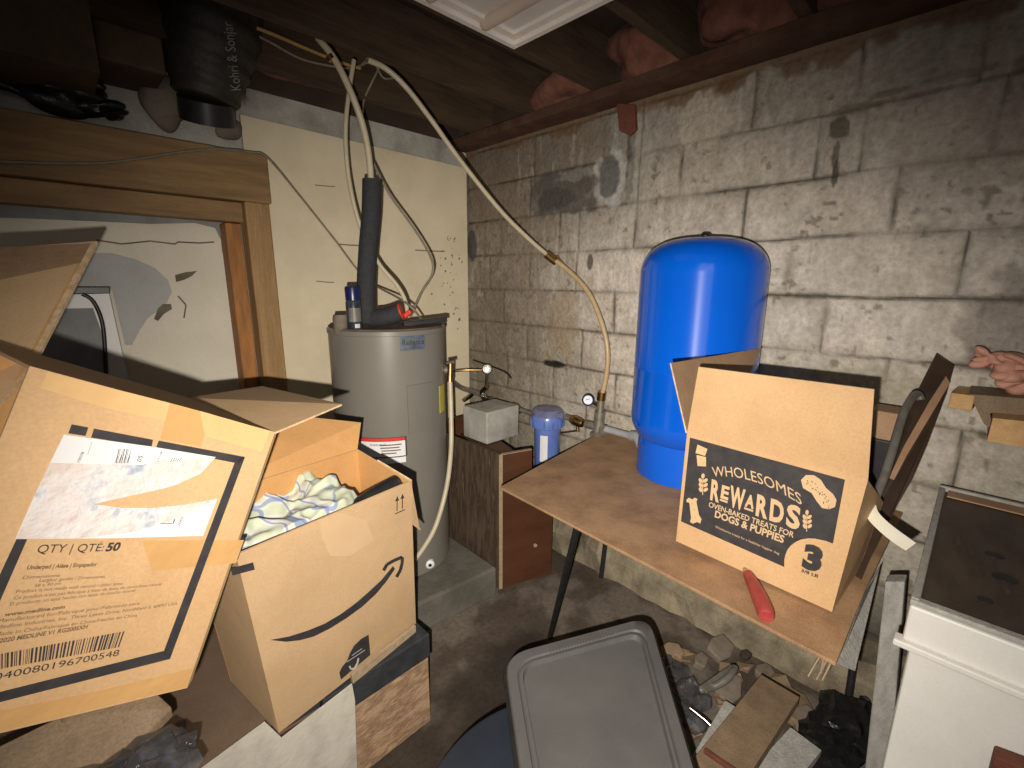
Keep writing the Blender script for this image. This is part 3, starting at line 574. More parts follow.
line('thin_cable', [PY(380, 66, 2.12), PY(372, 82, 2.14), PY(364, 100, 2.2), PY(363, 112, 2.3)], .005, 'cable', 'short grey cable dropping behind the long hose top', 'cable')
# ================================================================== PIPE RUN ON THE BLOCK WALL
xp = 1.86
P = lambda a, b_, x=xp: PX(a, b_, x)
def pipe(name, pts, r_, m, lab, cat='pipe', sm=6): o = MB().tube(pts, r_, 14, sm).build(name, M[m], smooth=True); return tag(o, lab, cat)
hs = thing('water_hose', P(602, 392), 'long cream and tan water hose arcing from ceiling down to the pipe tee', 'hose')
hp = [onray(368, 60, 2.06), onray(385, 68, 2.08), onray(405, 86, 2.1), onray(430, 118, 2.15), onray(460, 160, 2.22), onray(500, 210, 2.30), onray(530, 240, 2.36), onray(550, 257, 2.42)]
MB().tube(hp, .0105, 12, 8).build('cream_section', M['pex'], hs, smooth=True)
MB().tube([onray(550, 257, 2.42), P(570, 272), P(588, 292), P(600, 318), P(607, 345), P(607, 370), P(602, 396)], .012, 12, 8).build('tan_section', M['hose'], hs, smooth=True)
MB().tube([onray(546, 254, 2.40), onray(556, 262, 2.42)], .02, 12, 1).build('brass_coupling', M['brass'], hs, smooth=True)
MB().tube([onray(556, 256, 2.40), onray(563, 264, 2.41)], .005, 8, 1).build('coupling_tail', M['brass'], hs, smooth=True)
tee = thing('pipe_manifold', P(597, 430), 'corroded brass and galvanised pipe tee at the hose bottom beside the blue tank', 'pipe fitting')
MB().tube([P(602, 392), P(601, 400)], .022, 14, 1).build('hose_clamp', M['brass'], tee, smooth=True)
MB().tube([P(601, 399), P(600, 412)], .018, 14, 1).build('riser', M['galv'], tee, smooth=True)
MB().tube([P(600, 411), P(598, 432)], .026, 14, 1).build('tee_body', M['galv'], tee, smooth=True)
MB().tube([P(586, 424), P(606, 429)], .021, 14, 1).build('side_nipple', M['galv'], tee, smooth=True)
MB().tube([P(593, 436), P(606, 430)], .024, 14, 1).build('union', M['galv'], tee, smooth=True)
g = thing('pressure_gauge', P(588, 400), 'round pressure gauge with dark blue rim on the pipe tee', 'gauge'); gp = P(588, 400, 1.82); gd = (CAM-gp).normalized()
MB().lathe(gp-gd*.02, [(.028, 0), (.030, .004), (.030, .034), (.025, .036), (.022, .032)], 32, gd).build('case', M['navycap'], g, smooth=True)
MB().lathe(gp-gd*.02, [(.021, .030), (.021, .0328)], 32, gd).build('dial', M['dial'], g)
MB().bar(gp+gd*.0135-RR*.012, gp+gd*.0135+RR*.010+UU*.006, .0025, .001, gd).build('needle', M['ink'], g)
MB().tube([P(592, 402), P(599, 406)], .009, 10, 1).build('stem', M['brass'], g, smooth=True)
pipe('pvc_pipe', [P(606, 429), P(620, 433), P(634, 437, 1.84)], .017, 'pvc', 'grey plastic pipe running from the tee to the blue tank base')
pipe('pvc_elbow', [P(632, 436, 1.84), P(638, 438, 1.82), P(642, 446, 1.80)], .025, 'pvc', 'grey plastic elbow entering the foot of the blue tank', 'pipe fitting')
v1 = thing('ball_valve', P(578, 423), 'brass ball valve between the blue filter and the pipe tee', 'valve')
MB().tube([P(566, 417), P(572, 419)], .016, 12, 1).build('nipple', M['galv'], v1, smooth=True)
MB().tube([P(571, 419), P(576, 421), P(583, 424)], lambda t: .019+.008*math.sin(t*3.14), 14, 5).build('body', M['brass'], v1, smooth=True)
MB().tube([P(577, 424), P(578, 432)], .008, 10, 1).build('stem', M['brass'], v1, smooth=True)
MB().bar(P(576, 431), P(560, 433), .012, .006).build('lever', M['brass'], v1)
v2 = thing('ball_valve', P(515, 408), 'brass shut-off valve left of the blue filter, lever towards the corner', 'valve')
MB().tube([P(509, 405), P(514, 407), P(521, 411)], lambda t: .016+.009*math.sin(t*3.14), 14, 5).build('body', M['brass'], v2, smooth=True)
MB().tube([P(514, 408), P(514, 414)], .007, 10, 1).build('stem', M['brass'], v2, smooth=True)
MB().tube([P(514, 414), P(508, 416), P(499, 412)], .006, 8, 3).build('lever', M['galv'], v2, smooth=True)
MB().tube([P(521, 410), P(532, 414)], .014, 12, 1).build('nipple', M['galv'], v2, smooth=True)
flt = thing('water_filter', P(549, 430), 'translucent blue water filter housing on the pipe run, white label strip', 'water filter')
fc = PX(547.5, 420, 1.85); ftop = PX(548, 409, 1.85).z; fbot = PX(549, 470, 1.85).z
MB().lathe((fc.x, fc.y, 0), [(.06, fbot), (.068, fbot+.02), (.074, ftop-.09), (.074, ftop-.06)], 40).build('bowl', M['filter'], flt, smooth=True)
MB().lathe((fc.x, fc.y, 0), [(.078, ftop-.10), (.088, ftop-.095), (.090, ftop-.045), (.084, ftop-.03)], 40).build('collar', M['filter'], flt, smooth=True)
cpb = MB().lathe((fc.x, fc.y, 0), [(.084, ftop-.05), (.088, ftop-.012), (.074, ftop+.004), (.03, ftop+.010)], 12).build('cap', M['filtercap'], flt, smooth=True)
for k in range(12):
    a = k*math.pi/6; MB().box((-.004, -.003, -.02), (.004, .003, .02), None, (fc.x+.091*math.cos(a), fc.y+.091*math.sin(a), ftop-.07)).build('collar_rib', M['filter'], flt)
MB().tube([PX(536, 415, 1.84), PX(562, 416, 1.84)], .018, 12, 1).build('inlet_port', M['filtercap'], flt, smooth=True)
cyl_patch(fc, .0725, (540, 547.5, 436, 462), .003, 'label_strip', M['label'], flt, 5)
pipe('galvanised_pipe', [P(486, 399), P(498, 403), P(510, 407)], .015, 'galv', 'rusty galvanised pipe between the elbows and the brass valve on the wall')
ff = thing('faucet', P(487, 371), 'chrome tap with round handwheel beside the water heater', 'tap')
MB().tube([PX(452, 371, 1.70), PX(466, 370, 1.76), PX(482, 370, 1.84)], .008, 10, 3).build('spout_pipe', M['brass'], ff, smooth=True)
fwp = PX(487, 369, 1.80); fd = (CAM-fwp).normalized()
MB().lathe(fwp-fd*.01, [(.014, 0), (.030, .004), (.032, .012), (.026, .016), (.010, .018), (.010, .026)], 10, fd).build('handwheel', M['chrome'], ff)
MB().tube([P(487, 374), P(486, 388)], .010, 12, 1).build('valve_stem', M['chrome'], ff, smooth=True)
pipe('chrome_elbow', [P(492, 400), P(484, 398), P(482, 392), P(487, 386)], .018, 'chrome', 'shiny chrome elbow below the tap handwheel', 'pipe fitting')
pipe('chrome_elbow', [P(474, 392), P(470, 396), P(464, 400)], .015, 'chrome', 'shiny chrome elbow left of the handwheel, nearest the heater', 'pipe fitting')
pipe('galvanised_pipe', [PX(452, 382, 1.7), P(462, 388), P(474, 392), P(484, 396)], .017, 'galv', 'dark greased pipe running from the heater side to the chrome elbows')
rv = thing('relief_valve', onray(450, 370, 2.14), 'copper pipe tee on the heater side with a cream drain tube below', 'valve')
MB().tube([onray(440, 370, 2.12), onray(452, 370, 2.10)], .018, 14, 1).build('branch', M['galv'], rv, smooth=True)
MB().tube([onray(450.5, 364, 2.10), onray(450, 382, 2.08)], .014, 14, 1).build('body', M['copper'], rv, smooth=True)
MB().bar(onray(446, 363, 2.1), onray(455, 361.5, 2.1), .02, .015).build('lever', M['black'], rv, bevel=.002)
MB().tube([onray(450, 380, 2.08), onray(451, 410, 2.05), onray(451, 450, 2.0), onray(446, 490, 1.95), onray(434, 530, 1.87), onray(415, 560, 1.8)], .011, 12, 8).build('drain_tube', M['pex'], rv, smooth=True)
line('wire', [P(473, 360), P(490, 366), P(505, 372), P(511, 378)], .004, 'black', 'thin dark wire on the block wall behind the handwheel', 'wire')
# ================================================================== OPEN CABINET AND BLOCK IN THE CORNER
cb = thing('cabinet', (1.45, 1.6, 0), 'open-topped dark veneered cabinet carcass between heater pad and table', 'cabinet')
A0 = Vector((1.335, 1.44, 0)); A1 = Vector((1.335, 2.05, 0)); B0 = PZ(548, 574, 0); zc_ = .69
ux = (B0-A0).normalized(); uy = Vector((-ux.y, ux.x, 0)); 
s = MB().slab([A0, A1, A1+Vector((.018, 0, 0)), A0+Vector((.018, 0, 0))], (0, 0, zc_)).build('side_panel', M['veneer'], cb)
MB().slab([A0-uy*.002, A0+ux*.018-uy*.002, A0+ux*.018, A0], (0, 0, zc_)).build('edge_strip', M['edge'], cb)
Bm = A0+(B0-A0)*.62; zz = Vector((0, 0, 1))
MB().slab([A0+ux*.018, B0, B0+zz*.47, Bm+zz*.50, Bm+zz*(zc_-.004), A0+ux*.018+zz*(zc_-.004)], uy*.018).build('front_panel', M['mahog'], cb)
MB().slab([A0+ux*.018+zz*(zc_-.004), Bm+zz*(zc_-.004), Bm+uy*.018+zz*(zc_-.004), A0+ux*.018+uy*.018+zz*(zc_-.004)], zz*.003).build('panel_edge', M['edge'], cb)
MB().slab([B0, B0+uy*.6, B0+uy*.6+ux*.018, B0+ux*.018], (0, 0, .47)).build('side_panel', M['mahog'], cb)
MB().slab([A1-Vector((0, .018, 0)), A1+Vector((.3, -.018, 0)), A1+Vector((.3, 0, 0)), A1], (0, 0, zc_)).build('back_panel', M['mahog'], cb)
MB().slab([A0+uy*.02, Bm+uy*.02, Bm+uy*.55, A0+uy*.55+Vector((.02, 0, 0))], (0, 0, .02)).build('shelf', M['mahog'], cb).location.z += .60
o = MB().lathe(PZ(535, 545, .25), [(.009, 0), (.009, .006)], 16, -ux.cross(Vector((0, 0, 1)))*-1).build('screw_cap', M['edge'], cb)
o.location = (0, 0, 0)
o = MB().slab([PX(506, 490, 1.40), PX(518, 497, 1.43), PX(507, 503, 1.40)], (.003, .003, 0)).build('paper_scrap', M['label']); tag(o, 'small white paper scrap caught under the table edge on the cabinet', 'paper')
c0 = PZ(487, 445, .622)
o = MB().box((c0.x, c0.y, .622), (PY(519, 430, c0.y).x, PX(463, 420, c0.x).y, PD(487, 411, (c0-CAM).dot(FW)).z)).build('concrete_block', M['lime'], bevel=.008); tag(o, 'whitewashed concrete block standing in the corner under the pipes', 'block')
# ================================================================== TABLE
tz = .70
Tf = [PZ(501, 486.5, tz), PZ(850, 668, tz)]
tbl = thing('work_table', (1.5, .6, 0), 'low hardboard work table against the block wall carrying tank and box', 'table')
tp = [Vector((1.095, 1.178, tz)), PZ(836, 663, tz), PZ(866, 588, tz), Vector((1.95, .09, tz)), Vector((1.95, 1.30, tz))]
MB().slab(tp, (0, 0, -.009)).build('tabletop', M['hard'], tbl, bevel=.002)
MB().tube([PZ(577, 528, tz-.02), PZ(550, 637, 0.0)], .012, 12, 1).build('leg', M['black'], tbl, smooth=True)
MB().tube([(1.85, 1.15, tz-.02), (1.77, 1.15, 0)], .012, 12, 1).build('leg', M['black'], tbl, smooth=True)
MB().tube([(1.85, .15, tz-.02), (1.75, .12, 0)], .012, 12, 1).build('leg', M['black'], tbl, smooth=True)
fy = MB()
for k in range(4):
    a = PZ(820+k*4, 655+k*2+random.uniform(-1, 1), tz-.01); fy.tube([a, a+Vector((-.012+random.uniform(-.01, .01), random.uniform(-.015, .015), -.03-random.uniform(0, .03)))], .0018, 5, 1)
fy.build('frayed_edge', M['edge'], tbl)
o = MB().slab([PX(866, 588, 1.42), PX(880, 566, 1.46), PX(855, 671, 1.16), PX(837, 664, 1.12)], (.006, 0, -.004)).build('white_board_strip', M['whitedull']); tag(o, 'narrow weathered white board strip leaning at the right end of the table', 'board')
# ================================================================== BLUE TANK
td = Vector((1.579, .693, 0)).normalized(); tc = td*1.895; TR_ = .222
tk = thing('pressure_tank', (tc.x, tc.y, tz), 'tall glossy bright blue water pressure tank standing on the table', 'tank')
pf = [(TR_*.78, tz+.001), (TR_*.85, tz+.004), (TR_*.85, tz+.155), (TR_*.90, tz+.165), (TR_*.985, tz+.205), (TR_, tz+.235)]
zs_ = tz+.79
pf += [(TR_, tz+.43), (TR_+.001, tz+.432), (TR_+.001, tz+.438), (TR_, tz+.44), (TR_, zs_)]
for k in range(1, 13):
    a = k/12*math.pi/2; pf.append((TR_*(math.cos(a)**.62) if k < 12 else .004, zs_+.125*math.sin(a)))
MB().lathe((tc.x, tc.y, 0), pf, 96).build('shell', M['blue'], tk, smooth=True)
MB().lathe((tc.x, tc.y, zs_+.12), [(.018, 0), (.02, .012), (.012, .02)], 20).build('air_valve_cap', M['black'], tk, smooth=True)
# ================================================================== CARTONS
def carton(name, Fq, depth, m, lab, minn, th=.004, openings=(), base=None):
    """Fq: front TL TR BR BL; depth: vector to the back. Body = walls of one box"""
    TL, TR, BR, BL = [Vector(p) for p in Fq]; d = Vector(depth); n = d.normalized()
    root = thing(name, ((BL+BR)/2+d/2), lab, 'box'); WLr = root
    cx = (TL+TR+BR+BL)/4+d/2
    def wall(q):
        q = [Vector(p) for p in q]; nn = (q[1]-q[0]).cross(q[2]-q[0]).normalized(); nn = nn if nn.dot(cx-q[0]) > 0 else -nn; return q, nn*th
    W = {'front': [TL, TR, BR, BL], 'back': [TL+d, TR+d, BR+d, BL+d], 'left': [TL, TL+d, BL+d, BL], 'right': [TR, TR+d, BR+d, BR], 'top': [TL, TR, TR+d, TL+d], 'bottom': [BL, BR, BR+d, BL+d]}
    ob = MB()
    for k, q in W.items():
        if k in openings: continue
        q, t = wall(q); ob.slab(q, t)
    o = ob.build('body', m, root); o.data.materials.append(minn)
    for p in o.data.polygons:      # inner faces take the inner board colour
        c = WL[o]+p.center
        if p.normal.dot(cx-c) > 0 and p.area > .002: p.material_index = 1
    return root
def flap(pts, parent, m, th=.004, t=None, name='flap'):
    a, b_, c = Vector(pts[0]), Vector(pts[1]), Vector(pts[2]); n = (b_-a).cross(c-a).normalized()
    if n.dot(CAM-a) > 0: n = -n
    o = MB().slab(pts, n*th).build(name, m, parent); o.data.materials.append(M['card_edge'])
    for p in o.data.polygons:
        if abs(p.normal.dot(n)) < .6: p.material_index = 1
    return o
# --- dog treat carton on the table
S = 1.045
pl = Plane(PX(686, 434, 1.175), PX(862, 480, 1.175), PX(832, 612, 1.19))
DQ = [pl.px(687, 433), pl.px(868, 480), pl.px(832, 612), pl.px(676, 541)]
low = min(p.z for p in DQ); 
dep = Vector((.255, -.012, .0))
dog = carton('dog_treat_carton', DQ, dep, M['card'], 'open kraft carton with black dog treat print standing on the table before the tank', M['card_in'], openings=('top', 'right', 'back'))
dz_ = Vector((0, 0, .135)); q_ = [DQ[1], DQ[1]+dep-dz_, DQ[2]+dep, DQ[2]]
MB().slab(q_, Vector((0, .004, 0))).build('side_wall', M['card'], dog)
MB().slab([DQ[0]+dep, DQ[1]+dep-dz_, DQ[2]+dep, DQ[3]+dep], Vector((-.004, 0, 0))).build('back_wall', M['card_in'], dog)
flap([DQ[0], DQ[1], pl.px(876, 388)+Vector((-.02, 0, 0)), pl.px(702, 366)+Vector((-.02, 0, 0))], dog, M['card'])
flap([DQ[0], DQ[0]+dep, PD(762, 348, 1.62), PD(671, 363, 1.27)], dog, M['card_dk'])  # darker board colour stands in for the shadow on this flap
spl = Plane(DQ[1], DQ[1]+dep, DQ[2])
for a, b_ in [(865, 535), (863.5, 541.5), (861, 549)]: MB().poly([spl.px(a+x_, b_+y_, .001) for x_, y_ in [(-1.6, -1.6), (1.5, -2), (1.6, 1.6), (-1.5, 2)]]).build('stamp_mark', M['ink'], dog)
for q in strip(spl, [(866, 512), (852, 552), (840, 592)], 1.2, .001): MB().poly(q).build('crease', M['card_edge'], dog)
pm = MB().poly([pl.px(*p, .0006) for p in [(690, 437.5), (845, 479.7), (833, 543.6), (826, 541), (815, 538.6), (808, 538.3), (801, 539.5), (795.5, 542), (791, 545.4), (787.6, 549.5), (785.4, 554.7), (784.3, 560), (784.2, 567), (681, 521.4)]]).build('print_panel', M['ink'], dog, label='black printed panel')
tx = MB()
ptext(tx, pl, 'WHOLESOMES', (713, 477), (802, 505.5), (711.6, 467), .0, .85)
for ch, xa_, xb_, rs_, hh in [('R', 205, 250, 0, 98), ('E', 258, 297, 26, 62), ('W', 302, 378, 0, 100), ('A', 382, 428, 26, 60), ('R', 438, 497, 0, 102), ('D', 508, 578, 0, 104), ('S', 592, 662, 0, 108)]:
    yb_ = lambda x: 352+(x-205)*.345-rs_
    ptext(tx, pl, ch, (670+xa_*.1953, 430+yb_(xa_)*.1953), (670+xb_*.1953, 430+yb_(xb_)*.1953), (670+(xa_+9)*.1953, 430+(yb_(xa_)-hh)*.1953), .04)
    if rs_: tx.poly([pl.px(670+a*.1953, 430+(352+(a-205)*.345-b_)*.1953, .001) for a, b_ in [(xa_-2, 18), (xb_-2, 18), (xb_-3, 8), (xa_-3, 8)]])
ptext(tx, pl, 'OVEN-BAKED TREATS FOR', (708.5, 506.6), (793.4, 537.8), (709.3, 501.6), .015)
ptext(tx, pl, 'DOGS & PUPPIES', (714.5, 516.8), (783.3, 543), (715.6, 510.4), .03)
ptext(tx, pl, 'Wholesome treats for a healthier happier dog', (715, 527.5), (779, 554.8), (715.4, 525.3))
def ell(cx, cy, rx, ry, ang, n=14): return [pl.px(cx+rx*math.cos(t)*math.cos(ang)-ry*math.sin(t)*math.sin(ang), cy+rx*math.cos(t)*math.sin(ang)+ry*math.sin(t)*math.cos(ang), .0010) for t in [2*math.pi*i/n for i in range(n)]]
for (cx, cy) in ((703, 484), (807, 520.5)):      # wheat ears
    for i in range(3):
        for sgn in (-1, 1):
            tx.poly(ell(cx+sgn*2.5+i*.1, cy-3.5+i*4.6, 2.6, 1.7, -sgn*.9+.2))
    tx.poly(ell(cx, cy-8, 1.7, 2.6, .1)); tx.poly([pl.px(*p, .001) for p in [(cx-.4, cy-6), (cx+.5, cy-6), (cx, cy+11), (cx-.8, cy+11)]])
tx.poly([pl.px(*p, .001) for p in [(697.5, 444.5), (707.5, 449), (705, 456), (695.5, 453)]]); tx.poly([pl.px(*p, .001) for p in [(696.5, 455), (706, 457), (706, 466.5), (697.5, 466)]])
tx.poly([pl.px(*p, .001) for p in [(686.5, 499.5), (689, 497.6), (692, 499.4), (695, 497.6), (697.6, 499), (696.4, 501.5), (699, 515), (701.5, 519), (700.3, 523.5), (697, 522), (693, 523.6), (690, 522), (691, 518), (689.4, 503), (686.5, 502)]])
pk = [(801, 480), (806, 475), (814, 475.2), (821, 480), (826, 488), (833, 494), (836.5, 500), (835, 507), (829, 509.3), (822, 508), (816.5, 501), (811.5, 493), (803, 488)]
tx.poly([pl.px(*p, .001) for p in pk]); tx.build('lettering', M['kraft'], dog, label='kraft coloured lettering and icons')
ek = MB()
for i in range(24):
    t = i/23; a = 806+t*24+random.uniform(-4, 4)*(1-abs(t-.5)); b_ = 480+t*25+random.uniform(-3, 3)
    for q in strip(pl, [(a, b_), (a+random.uniform(-1.6, 1.6), b_+random.uniform(.5, 2))], .7, .0016): ek.poly(q)
for a, b_ in [(700, 449), (704, 452), (701, 459), (703, 463), (692, 504), (694, 510), (695, 517)]: ek.poly([pl.px(a+.5*math.cos(t), b_+.5*math.sin(t), .0016) for t in (0, 1.5, 3, 4.6)])
ek.build('icon_dots', M['ink'], dog); ek = MB()
ptext(ek, pl, '3', (801.5, 565.5), (820.5, 571.5), (805, 544.5), .07); ptext(ek, pl, '3/8 LB', (801, 571.6), (818, 578), (801.6, 568.6), .03)
ek.build('numeral_print', M['ink'], dog, label='black numeral three and weight')
# --- smile carton (Amazon) on the bench
PA = [PD(236, 563, .90)]
pa = Plane((.179, .95, .911), (.625, 1.024, .918), (.689, 1.141, .357))
AQ = [pa.px(236, 563-8), pa.px(411, 481), pa.px(416, 626), pa.px(279, 733)]
ad = PD(357.5, 449, 1.34)-AQ[1]; an = ad.normalized()
amz = carton('smile_carton', AQ, ad, M['card2'], 'open kraft carton with black smile arrow on its front, full of cloth, on the bench', M['card_in'], openings=('top',))
bkL, bkR = AQ[0]+ad, AQ[1]+ad
flap([bkR, bkL, PD(262, 412, 1.27), PD(361, 422.5, 1.40)], amz, M['card_in'])
flap([AQ[1], AQ[1]+ad*.62, pa.px(424, 500)+ad*.5, pa.px(421, 531)+ad*.02, pa.px(412, 524)], amz, M['card2'])
ik = MB()
ik.poly([pa.px(*p, .0008) for p in [(270, 640), (289, 636.5), (308, 630.5), (325, 623.5), (341, 614), (356, 603), (368, 592.5), (381, 580.5), (393, 566), (395, 569), (386, 582), (376, 594), (362, 607), (346, 618.5), (330, 628.5), (314, 636.5), (300, 640.3), (286, 641.8)]])
for q in strip(pa, [(383.5, 570.5), (387, 564.5), (394, 560.5), (402.3, 557), (402.2, 563), (400.5, 570), (396.5, 577)], 3.2, .0010): ik.poly(q)
ik.build('smile_arrow', M['ink'], amz, label='black smile arrow'); ik = MB()
ik.poly([pa.px(*p, .0009) for p in [(368.6, 634.6), (370.4, 655), (356, 667), (341, 679.7), (339.3, 672.6), (342, 667), (347, 661), (350, 653), (354, 645.7), (361, 639)]])
ik.build('corner_badge', M['ink'], amz, label='black printed corner tag'); ik = MB()
for a in (397, 402.3):
    for q in strip(pa, [(a, 511-(a-397)*.45), (a+.2, 499-(a-397)*.45)], .9): ik.poly(q)
    ik.poly([pa.px(*p, .0009) for p in [(a-1.9, 501.5-(a-397)*.45), (a+.3, 496-(a-397)*.45), (a+2.1, 500.5-(a-397)*.45)]])
for q in strip(pa, [(395, 514), (405, 509.5)], .9): ik.poly(q)
ik.build('up_arrows', M['ink'], amz, label='two black up arrows'); ik = MB()
for q in strip(pa, [(231.5, 572), (254, 566)], 7.5): ik.poly(q)
ik.build('black_dash', M['ink'], amz)
wk = MB()
for q in strip(pa, [(349.5, 666), (351, 669), (354.5, 668.5), (357.5, 663), (358.5, 658)], 1.7, .0014): wk.poly(q)
for q in strip(pa, [(347, 662), (365, 650)], .6, .0014)+strip(pa, [(352, 655.5), (362, 648.6)], .6, .0014): wk.poly(q)
wk.build('white_print', M['whitemark'], amz)
tpb = MB(); tpb.poly([pa.px(*p, .0006) for p in [(320, 520), (337, 512), (366, 520), (374, 540), (350, 556), (330, 556), (322, 538)]]); tpb.build('tape_residue', M['kraft'], amz)
# cloth in the carton
def cloth(name, O, U, V, nu, nv, amp, seed, lab):
    mb = MB(); n = U.cross(V).normalized(); n = n if n.z > 0 else -n; uv = []
    S_, T_ = np.meshgrid(np.linspace(0, 1, nu), np.linspace(0, 1, nv), indexing='ij')
    w1 = fbm(S_+1, T_+2, 3.0, seed, 3); w2 = fbm(S_+5, T_+3, 3.0, seed+9, 3); a_ = S_+.45*(w1-.5); b_ = T_+.55*(w2-.5)
    rg = 1-np.abs(2*fbm(a_+2, b_+2, 3.4, seed+20, 1)-1)*1.6; rg2 = 1-np.abs(2*fbm(b_+4, a_+1, 7, seed+30, 1)-1)*1.4
    for _ in range(3):
        for A_ in (rg, rg2): A_[1:-1, 1:-1] = (A_[1:-1, 1:-1]*2+A_[:-2, 1:-1]+A_[2:, 1:-1]+A_[1:-1, :-2]+A_[1:-1, 2:])/6
    lw = fbm(S_+7, T_+7, 1.6, seed+50, 1)
    for i in range(nu):
        for j in range(nv):
            s_, t_ = S_[i, j], T_[i, j]; e_ = min(s_, 1-s_, t_, 1-t_); k = min(1, e_/.10)
            h = rg[i, j]*.55+rg2[i, j]*.16+(lw[i, j]-.5)*.7; bump = math.exp(-((s_-.84)**2/.02+(t_-.45)**2/.12))*.6-math.exp(-((s_-.5)**2/.03+(t_-.9)**2/.2))*.25
            mb.v.append(O+U*s_+V*t_+n*(amp*(h+bump)*k-.015*(1-k))); uv.append((a_[i, j]*.62+.10*rg[i, j], b_[i, j]*.5+.06*rg2[i, j]))
    for i in range(nu-1):
        for j in range(nv-1): a = i*nv+j; mb.f.append((a, a+nv, a+nv+1, a+1))
    mb.uv = uv; o = mb.build(name, M['cloth'], smooth=True); o.modifiers.clear(); return tag(o, lab, 'cloth')
e = (AQ[1]-AQ[0]).normalized(); W_ = (AQ[1]-AQ[0]).length
O = AQ[0]+e*.02+an*.035-Vector((0, 0, .058))
cloth('plaid_cloth', O, e*(W_*.76), an*.27, 130, 90, .055, 5, 'crumpled pale plaid cloth with blue stripes filling the smile carton')
hb = thing('flashlight', AQ[1]+an*.1, 'black rounded plastic flashlight poking from the smile carton beside the cloth', 'flashlight')
MB().tube([pa.px(350, 512, -.05), pa.px(372, 497, -.05), pa.px(397, 482, -.05)], .0225, 18, 4).build('grip', M['black'], hb, smooth=True)
MB().blob(pa.px(397, 482, -.05), (.0228, .0228, .0228), 3, .03, 3).build('end_cap', M['black'], hb, smooth=True)
# --- medical supply carton, tilted
pmq = Plane((-.031, .776, 1.352), (.251, .865, 1.184), (.065, .85, .774))
MQ = [pmq.px(30, 366), pmq.px(275, 432), pmq.px(187, 688), pmq.px(-135, 766)]
mn = Vector((-.257, .963, .08)).normalized(); mdv = mn*.30
med = carton('supply_carton', MQ, mdv, M['card'], 'large tilted carton with torn white shipping label and barcode at left', M['card_in'], openings=('right', 'left'))
flap([MQ[1], MQ[1]+mdv, PD(262, 386, 1.22), PD(342, 404, .98)], med, M['card2'], name='flap')
fp = Plane(PD(28, 372, .735), PD(97, 241, .93), PD(-130, 258, .80))
flap([fp.px(28, 372), fp.px(97, 241), fp.px(-130, 258), fp.px(-140, 560)], med, M['card2'], .005, name='flap')
MB().slab([fp.px(97, 241, .002), fp.px(91, 243, .002), fp.px(22, 374, .002), fp.px(29, 373, .002)], fp.n*-.006).build('torn_edge', M['card_edge'], med)
MB().poly([fp.px(94, 243, .001), fp.px(84, 262, .001), fp.px(-60, 292, .001), fp.px(-60, 250, .001)]).build('shade_band', M['card_dk'], med)  # dark strip: shade along the flap top, put into the colour
MB().poly([fp.px(84, 262, .001), fp.px(78, 263, .001), fp.px(14, 382, .001), fp.px(22, 374, .001)]).build('tape_strip', M['tape'], med)
MB().slab([MQ[1], MQ[2], MQ[2]+mn*.01+e*.012, MQ[1]+mn*.01+e*.012], mn*.03).build('taped_edge', M['tape2'], med)
md = MB()
def pm_(*p): return pmq.px(*p, .0012)
for q in [[(71.6, 424.3), (88.3, 427.5), (85.5, 436), (68.3, 433.3)], [(94, 428.6), (153, 439.8), (151.5, 447.5), (91, 437.5)], [(158.7, 440.6), (245, 457), (238, 463.5), (156, 447.5)],
          [(245, 457), (170, 659), (163.5, 652), (236, 459)], [(170, 659), (-70, 720), (-72, 710), (163.5, 651)], [(17, 538), (27.5, 538.5), (-50, 715), (-66, 715)]]: md.poly([pm_(*p) for p in q])
md.build('black_border', M['ink'], med, label='black printed border')
k = .2539; cr = lambda L_: [(a*k, 400+b_*k) for a, b_ in L_]
lb = MB().poly([pmq.px(*p, .0018) for p in cr([(252, 136), (600, 184), (850, 225), (790, 290), (700, 332), (640, 350), (480, 385), (370, 410), (480, 424), (600, 425), (730, 412), (855, 390), (800, 535), (430, 545), (60, 548), (150, 345)])]).build('shipping_label', M['label'], med, label='torn white shipping label')
tr = MB().poly([pmq.px(*p, .0023) for p in cr([(197, 248), (380, 252), (560, 255), (640, 236), (700, 243), (740, 232), (850, 225), (790, 290), (700, 332), (640, 350), (480, 385), (370, 410), (480, 424), (600, 425), (740, 412), (850, 392), (760, 438), (700, 470), (600, 498), (520, 520), (400, 535), (320, 545), (62, 548), (110, 440), (150, 345)])]).build('torn_layer', M['torn'], lb)
bs = MB(); bx0 = 455
for i in range(11):
    a = 460+i*5.3
    for q in strip(pmq, cr([(a-8, 250), (a+4, 192 if i % 3 else 215)]), .35+.4*(i % 2), .0027): bs.poly(q)
for i in range(5):
    for q in strip(pmq, cr([(672+i*8, 243), (680+i*9, 228)]), .6, .0027): bs.poly(q)
for q in strip(pmq, cr([(632, 487), (680, 487)]), .6, .0027)+strip(pmq, cr([(682, 486), (688, 470)]), 1, .0027)+strip(pmq, cr([(345, 215), (362, 165)]), .3, .0027)+strip(pmq, cr([(608, 243), (616, 205)]), .3, .0027): bs.poly(q)
def ctext(s, a, b_, c, m_=bs, off=.0027, bold=0): ptext(m_, pmq, s, *cr([a, b_, c]), bold, 0, off)
ctext('05', (555, 245), (563, 222), (538, 240)); ctext('10078', (312, 247), (332, 207), (302, 243)); ctext('17118', (625, 243), (640, 206), (617, 240)); ctext('(00)', (708, 495), (722, 462), (699, 492))
bs.build('label_print', M['ink'], lb)
prn = MB(); C2 = .1953; c2 = lambda a, b_: (a*C2, 500+b_*C2)
def t2(s, a, b_, h, bold=0, m_=None):
    A_, B_ = c2(*a), c2(*b_); T_ = (A_[0]+h*.42, A_[1]-h)
    ptext(m_ if m_ is not None else prn, pmq, s, A_, B_, T_, bold, 0, .0012)
